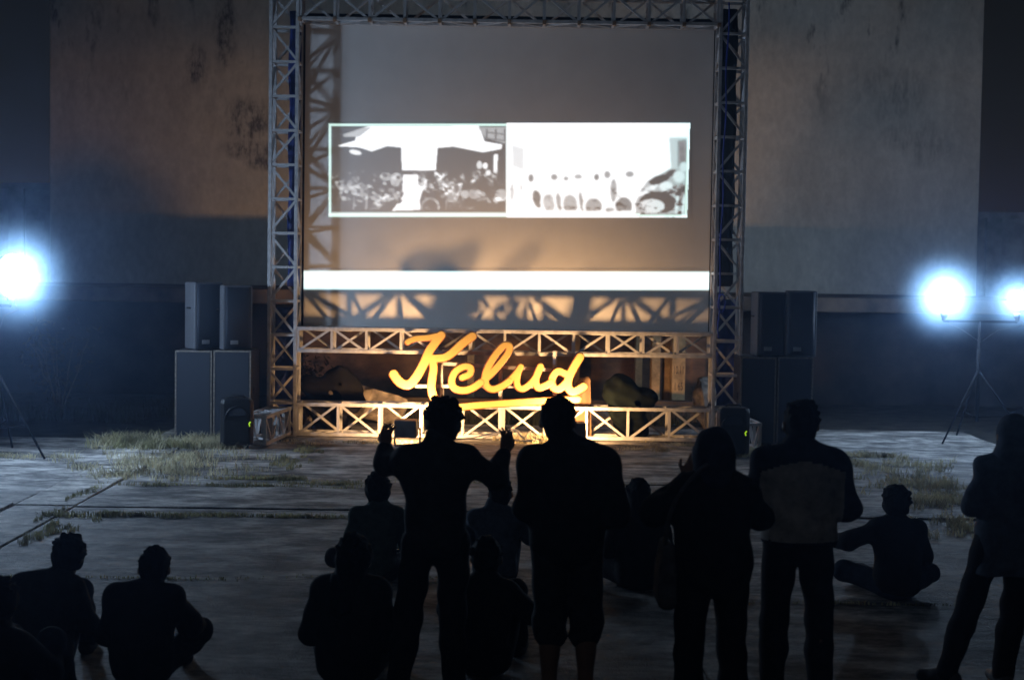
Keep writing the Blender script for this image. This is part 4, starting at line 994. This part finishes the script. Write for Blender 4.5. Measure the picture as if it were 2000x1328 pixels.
    # --- hair / headwear
    if hair in ('short', 'long', 'messy', 'bun'):
        s = Sdf(); gr = .018 if hair == 'short' else .027; s.ell(H + hu * .016 - fc * .016, (.078 + gr, .096 + gr, .106 + gr), up=hu, side=hsd, k=.02)
        s.ell(H + fc * .12 - hu * .055, (.10, .10, .115), up=hu, side=hsd, k=.015, sub=True); s.cut(-hu + fc * 1.1, H - hu * .062 + fc * .022)
        s.ell(H - hu * .055 - fc * .05, (.070, .05, .055), up=hu, side=hsd, k=.02)
        if hair == 'long':
            s.chain([H - hu * .02 - fc * .05, J['neck'] - fc * .07, J['chest'] - fc * .135 + hu * .03], [.095, .085, .07], .04)
        if hair == 'bun': s.ell(H - fc * .125 + hu * .02, (.04, .04, .04), k=.02)
        rt_ = np.random.default_rng(seed + 40); nt_ = 80 if hair != 'short' else 34
        for _ in range(nt_):
            dv = rt_.normal(size=3); dv = hsd * dv[0] + hu * (abs(dv[1]) * .9 + .05) - fc * (dv[2] * .8 + .25); dv = nrm(dv)
            b0 = H + hu * .016 - fc * .016 + hsd * np.dot(dv, hsd) * (.074 + gr) + hu * np.dot(dv, hu) * (.10 + gr) + fc * np.dot(dv, fc) * (.090 + gr)
            tl = nrm(dv + .7 * nrm(rt_.normal(size=3))) * (.017 if hair != 'short' else .014); s.cone(b0 - tl * .3, b0 + tl, .014, .006, .012)
        s.wrinkle(.007 if hair != 'short' else .0045, 36, seed); V, Q = s.mesh(.0075); np_mesh('hair', V, Q, M[hair_mat], e)
    elif hair == 'hood':
        s = Sdf(); s.ell(H + hu * .014 - fc * .015, (.112, .132, .142), up=hu, side=hsd, k=.02); s.cone(H - hu * .05 - fc * .03, J['neck'] - nd * .01 - fc * .01, .105, .115, .05)
        s.ell(H + fc * .13 - hu * .02, (.085, .12, .115), up=hu, side=hsd, k=.02, sub=True); s.wrinkle(.004, 26, seed); V, Q = s.mesh(.0105); np_mesh('hood', V, Q, M[hood_mat or top], e)
    elif hair == 'veil':
        s = Sdf(); s.ell(H + hu * .012 - fc * .010, (.094, .114, .124), up=hu, side=hsd, k=.02); s.chain([H - hu * .06 - fc * .02, J['neck'] - fc * .02, J['chest'] + nd * .06], [.082, .092, .15], .06)
        s.ell(H + fc * .12 - hu * .015, (.066, .10, .088), up=hu, side=hsd, k=.015, sub=True); s.wrinkle(.004, 24, seed); V, Q = s.mesh(.0105); np_mesh('headscarf', V, Q, M[hood_mat or top], e)
    tag(e, lab, 'person', grp)
    return e
def mod(base, **kw): d = dict(base); d.update(kw); return d
def foot(px, Y): return (at(px, 1100, Y).x, Y, 0)

# ---- standing, from left to right
person('person standing with both forearms raised, dark jacket, left of the others standing', foot(850, 8.4),
       mod(STAND, head=(.035, .03, 1.60), elL=(-.30, .19, 1.335), wrL=(-.31, .25, 1.425), elR=(.33, .17, 1.275), wrR=(.385, .27, 1.405), hdL=(.05, .15, 1), hdR=(.12, .12, 1), pnL=(.5, 1, 0), pnR=(-.5, 1, 0), curl=.5,
           knL=(-.15, .02, .50), knR=(.10, .02, .50), anL=(-.20, -.03, .085), anR=(.12, -.03, .085), toL=(-.24, .13, .035), toR=(.15, .13, .035)),
       top='c_char', legs='c_black', hair='messy', hem=.10, hfine=True, seed=1, chest_w=1.0, sc=.985, collar=.05)
person('person standing in shorts and loose black top, hands in front', foot(1108, 8.3),
       mod(STAND, head=(-.065, .02, 1.605), neck=(-.04, -.01, 1.46), shL=(-.185, -.01, 1.375), shR=(.185, -.01, 1.365), elL=(-.225, -.01, 1.13), elR=(.275, -.02, 1.11), wrL=(-.15, .2, 1.02), wrR=(.16, .2, 1.0), anL=(-.09, -.03, .085), anR=(.11, -.03, .085), knL=(-.09, .02, .5), knR=(.11, .02, .5), toL=(-.11, .13, .035), toR=(.13, .13, .035)),
       top='c_black', legs='c_char', hair='short', hem=.16, shorts=True, bulk=.04, chest_w=1.12, seed=2)
pbag = foot(1392, 7.75)
person('person in dark hood raising both arms to the face, canvas bag at the hip', pbag,
       mod(STAND, head=(0, .05, 1.575), face=(0, 1, -.1), shL=(-.155, .0, 1.35), shR=(.155, .0, 1.35), neck=(0, -.01, 1.44), elL=(-.315, .12, 1.235), wrL=(-.13, .26, 1.42), elR=(.27, .16, 1.22), wrR=(.10, .27, 1.43), hdL=(.5, .2, .8), hdR=(-.5, .2, .8), pnL=(0, 1, 0), pnR=(0, 1, 0)),
       top='c_black', legs='c_black', hair='hood', hood_mat='c_navy', hem=.14, bulk=.04, chest_w=1.12, seed=3, sc=.95)
person('person standing in grey jacket with dark shoulders and waist stripe', foot(1558, 8.4),
       mod(STAND, shL=(-.17, -.01, 1.375), shR=(.17, -.01, 1.375), elL=(-.265, .0, 1.15), elR=(.27, .02, 1.13), wrL=(-.12, .24, 1.12), wrR=(.13, .24, 1.10), hdL=(.8, .5, .1), hdR=(-.8, .5, .1), pnL=(0, 1, 0), pnR=(0, 1, 0), knL=(-.12, .02, .5), knR=(.13, .02, .5)),
       top='c_beige', legs='c_black', hair='short', hem=.02, bulk=.042, chest_w=1.08, two_tone=(1.365, .235, .965), seed=4)
person('person in pale grey headscarf and long coat standing at the right edge', foot(1966, 8.95),
       mod(STAND, pel=(0, 0, .93), abd=(0, .005, 1.06), chest=(0, 0, 1.25), neck=(0, -.01, 1.40), head=(.02, .03, 1.525), face=(-.2, 1, -.05), shL=(-.14, 0, 1.32), shR=(.14, 0, 1.32), elL=(-.215, .03, 1.09), elR=(.22, .03, 1.09), wrL=(-.05, .22, 1.15), wrR=(.10, .23, 1.10), hdL=(.7, .5, .4), hdR=(-.7, .5, .3), pnL=(0, 1, 0), pnR=(0, 1, 0),
           hiL=(-.09, 0, .9), hiR=(.09, 0, .9), knL=(-.20, .05, .5), knR=(.06, .02, .5), anL=(-.34, .0, .085), anR=(-.01, -.02, .085), toL=(-.46, .09, .035), toR=(-.03, .15, .035)),
       top='c_greyblue', legs='c_black', hair='veil', hood_mat='c_greyblue', skirt=(.24, .20), bulk=.014, seed=5, sc=.98)
# bag of the hooded person
e = empty('shoulder_bag', (pbag[0] - .24, pbag[1] - .02, .92))
m = MB(); m.poly([(x, y, z) for z, k, t_ in ((-.20, .85, .5), (-.17, 1, 1), (.0, 1.0, .9), (.14, .86, .5)) for x, y in ((-.055 * t_, -.14 * k), (.045 * t_, -.14 * k), (.045 * t_, .14 * k), (-.055 * t_, .14 * k))],
               [(3, 2, 1, 0), (12, 13, 14, 15)] + [(l * 4 + i, l * 4 + (i + 1) % 4, l * 4 + 4 + (i + 1) % 4, l * 4 + 4 + i) for l in range(3) for i in range(4)]); m.build('bag_body', M['c_bag'], e, bevel=.02)
m = MB(); pts = smooth_path([(-.02, -.10, .13), (.0, -.135, .30), (.08, -.135, .45), (.20, -.06, .545), (.26, .0, .56)], 4); m.tube([Vector(p) for p in pts], .012, 6); m.build('strap', M['c_bag'], e, smooth=True)
tag(e, 'grey canvas shoulder bag hanging at the left hip of the hooded person', 'bag')

# ---- seated on the floor
person('seated person at the far left edge, only partly in view', foot(-22, 7.65), mod(SIT, **KNEES), rz=R(-20), sc=.93, top='c_black', legs='c_jean', hair='messy', seed=6)
person('seated person with bowed head at left, pale light along the right side', foot(84, 8.9),
       mod(SIT, chest=(.01, .05, .45), neck=(.07, .10, .60), head=(.115, .17, .72), face=(.1, .8, -.6), hup=(.1, .6, .8), shL=(-.15, .05, .535), shR=(.16, .06, .53), **{k: v for k, v in KNEES.items() if k[:2] in ('kn', 'an', 'to')}, elL=(-.24, .15, .32), elR=(.25, .15, .30), wrL=(-.1, .40, .42), wrR=(.12, .40, .40)),
       sc=.92, top='c_char', legs='c_jean', hair='messy', seed=7, bulk=.04)
person('seated person second from left, head down, hand resting on the right knee', foot(278, 8.65),
       mod(SIT, chest=(0, .06, .44), neck=(.02, .10, .58), head=(.035, .17, .70), face=(0, .8, -.6), hup=(0, .6, .8), shR=(.155, .08, .52), elR=(.24, .24, .34), wrR=(.27, .42, .29), hdR=(.1, .7, -.5), knR=(.27, .45, .25), anR=(.14, .6, .08), toR=(.1, .74, .04), knL=(-.26, .38, .30), anL=(-.10, .55, .08), toL=(-.08, .7, .04)),
       sc=.93, top='c_black', legs='c_char', hair='short', bulk=.042, seed=8)
person('seated long haired person just left of the person with raised arms', foot(682, 8.75), mod(SIT, face=(.15, 1, -.1), head=(.015, .085, .73), elL=(-.245, .08, .28), elR=(.245, .08, .28), knL=(-.22, .36, .22), knR=(.22, .36, .22), anL=(-.06, .52, .08), anR=(.08, .52, .08), toL=(-.05, .66, .04), toR=(.09, .66, .04)), sc=.99, top='c_black', legs='c_char', hair='long', bulk=.04, seed=9, rz=R(-6))
person('seated person in faded green shirt left of the raised arms figure, further away', foot(737, 11.6), mod(SIT), sc=.95, top='c_green', legs='c_char', hair='messy', bulk=.018, seed=10, rz=R(8))
person('seated person seen between the two tallest standing people, far row', foot(968, 11.6), mod(SIT, head=(.03, .085, .735), **KNEES), sc=.95, top='c_greyblue', legs='c_jean', hair='short', bulk=.02, seed=11)
person('small seated child between the raised arms figure and the person in shorts', foot(945, 9.0), mod(SIT, face=(-.2, 1, 0), **KNEES), sc=.95, top='c_black', legs='c_black', hair='short', bulk=.02, seed=12, rz=R(-10))
person('seated person behind the gap between shorts wearer and hooded person', foot(1247, 11.5), mod(SIT), sc=.97, top='c_black', legs='c_char', hair='short', bulk=.025, seed=13)
person('cross legged person at right on bare floor, left arm stretched out', foot(1752, 11.3),
       mod(SIT, elL=(-.36, .08, .44), wrL=(-.50, .28, .40), hdL=(-.2, 1, -.1), elR=(.24, .10, .32), wrR=(.16, .30, .24), knL=(-.36, .26, .17), anL=(.02, .42, .07)), sc=.96, top='c_black', legs='c_jean', hair='messy', bulk=.03, seed=14)

# ================================================================== HAZE: air volume added to imitate lens glare around the lamps
m = MB(); m.span((-64, -20, -1.1), (64, 74, 11.0)); hz = m.build('glare_haze', None)
hz.data.materials.clear(); hm = bpy.data.materials.new('added glare volume'); hm.use_nodes = True; t = hm.node_tree
t.nodes.remove(t.nodes['Principled BSDF']); pv = t.nodes.new('ShaderNodeVolumePrincipled'); pv.inputs['Density'].default_value = .0031
pv.inputs['Color'].default_value = (.42, .62, 1, 1); pv.inputs['Anisotropy'].default_value = .86
t.links.new(pv.outputs[0], t.nodes['Material Output'].inputs['Volume']); hz.data.materials.append(hm)
tag(hz, 'thin air volume added for the glare around the floodlights', 'glare_haze', kind='stuff')
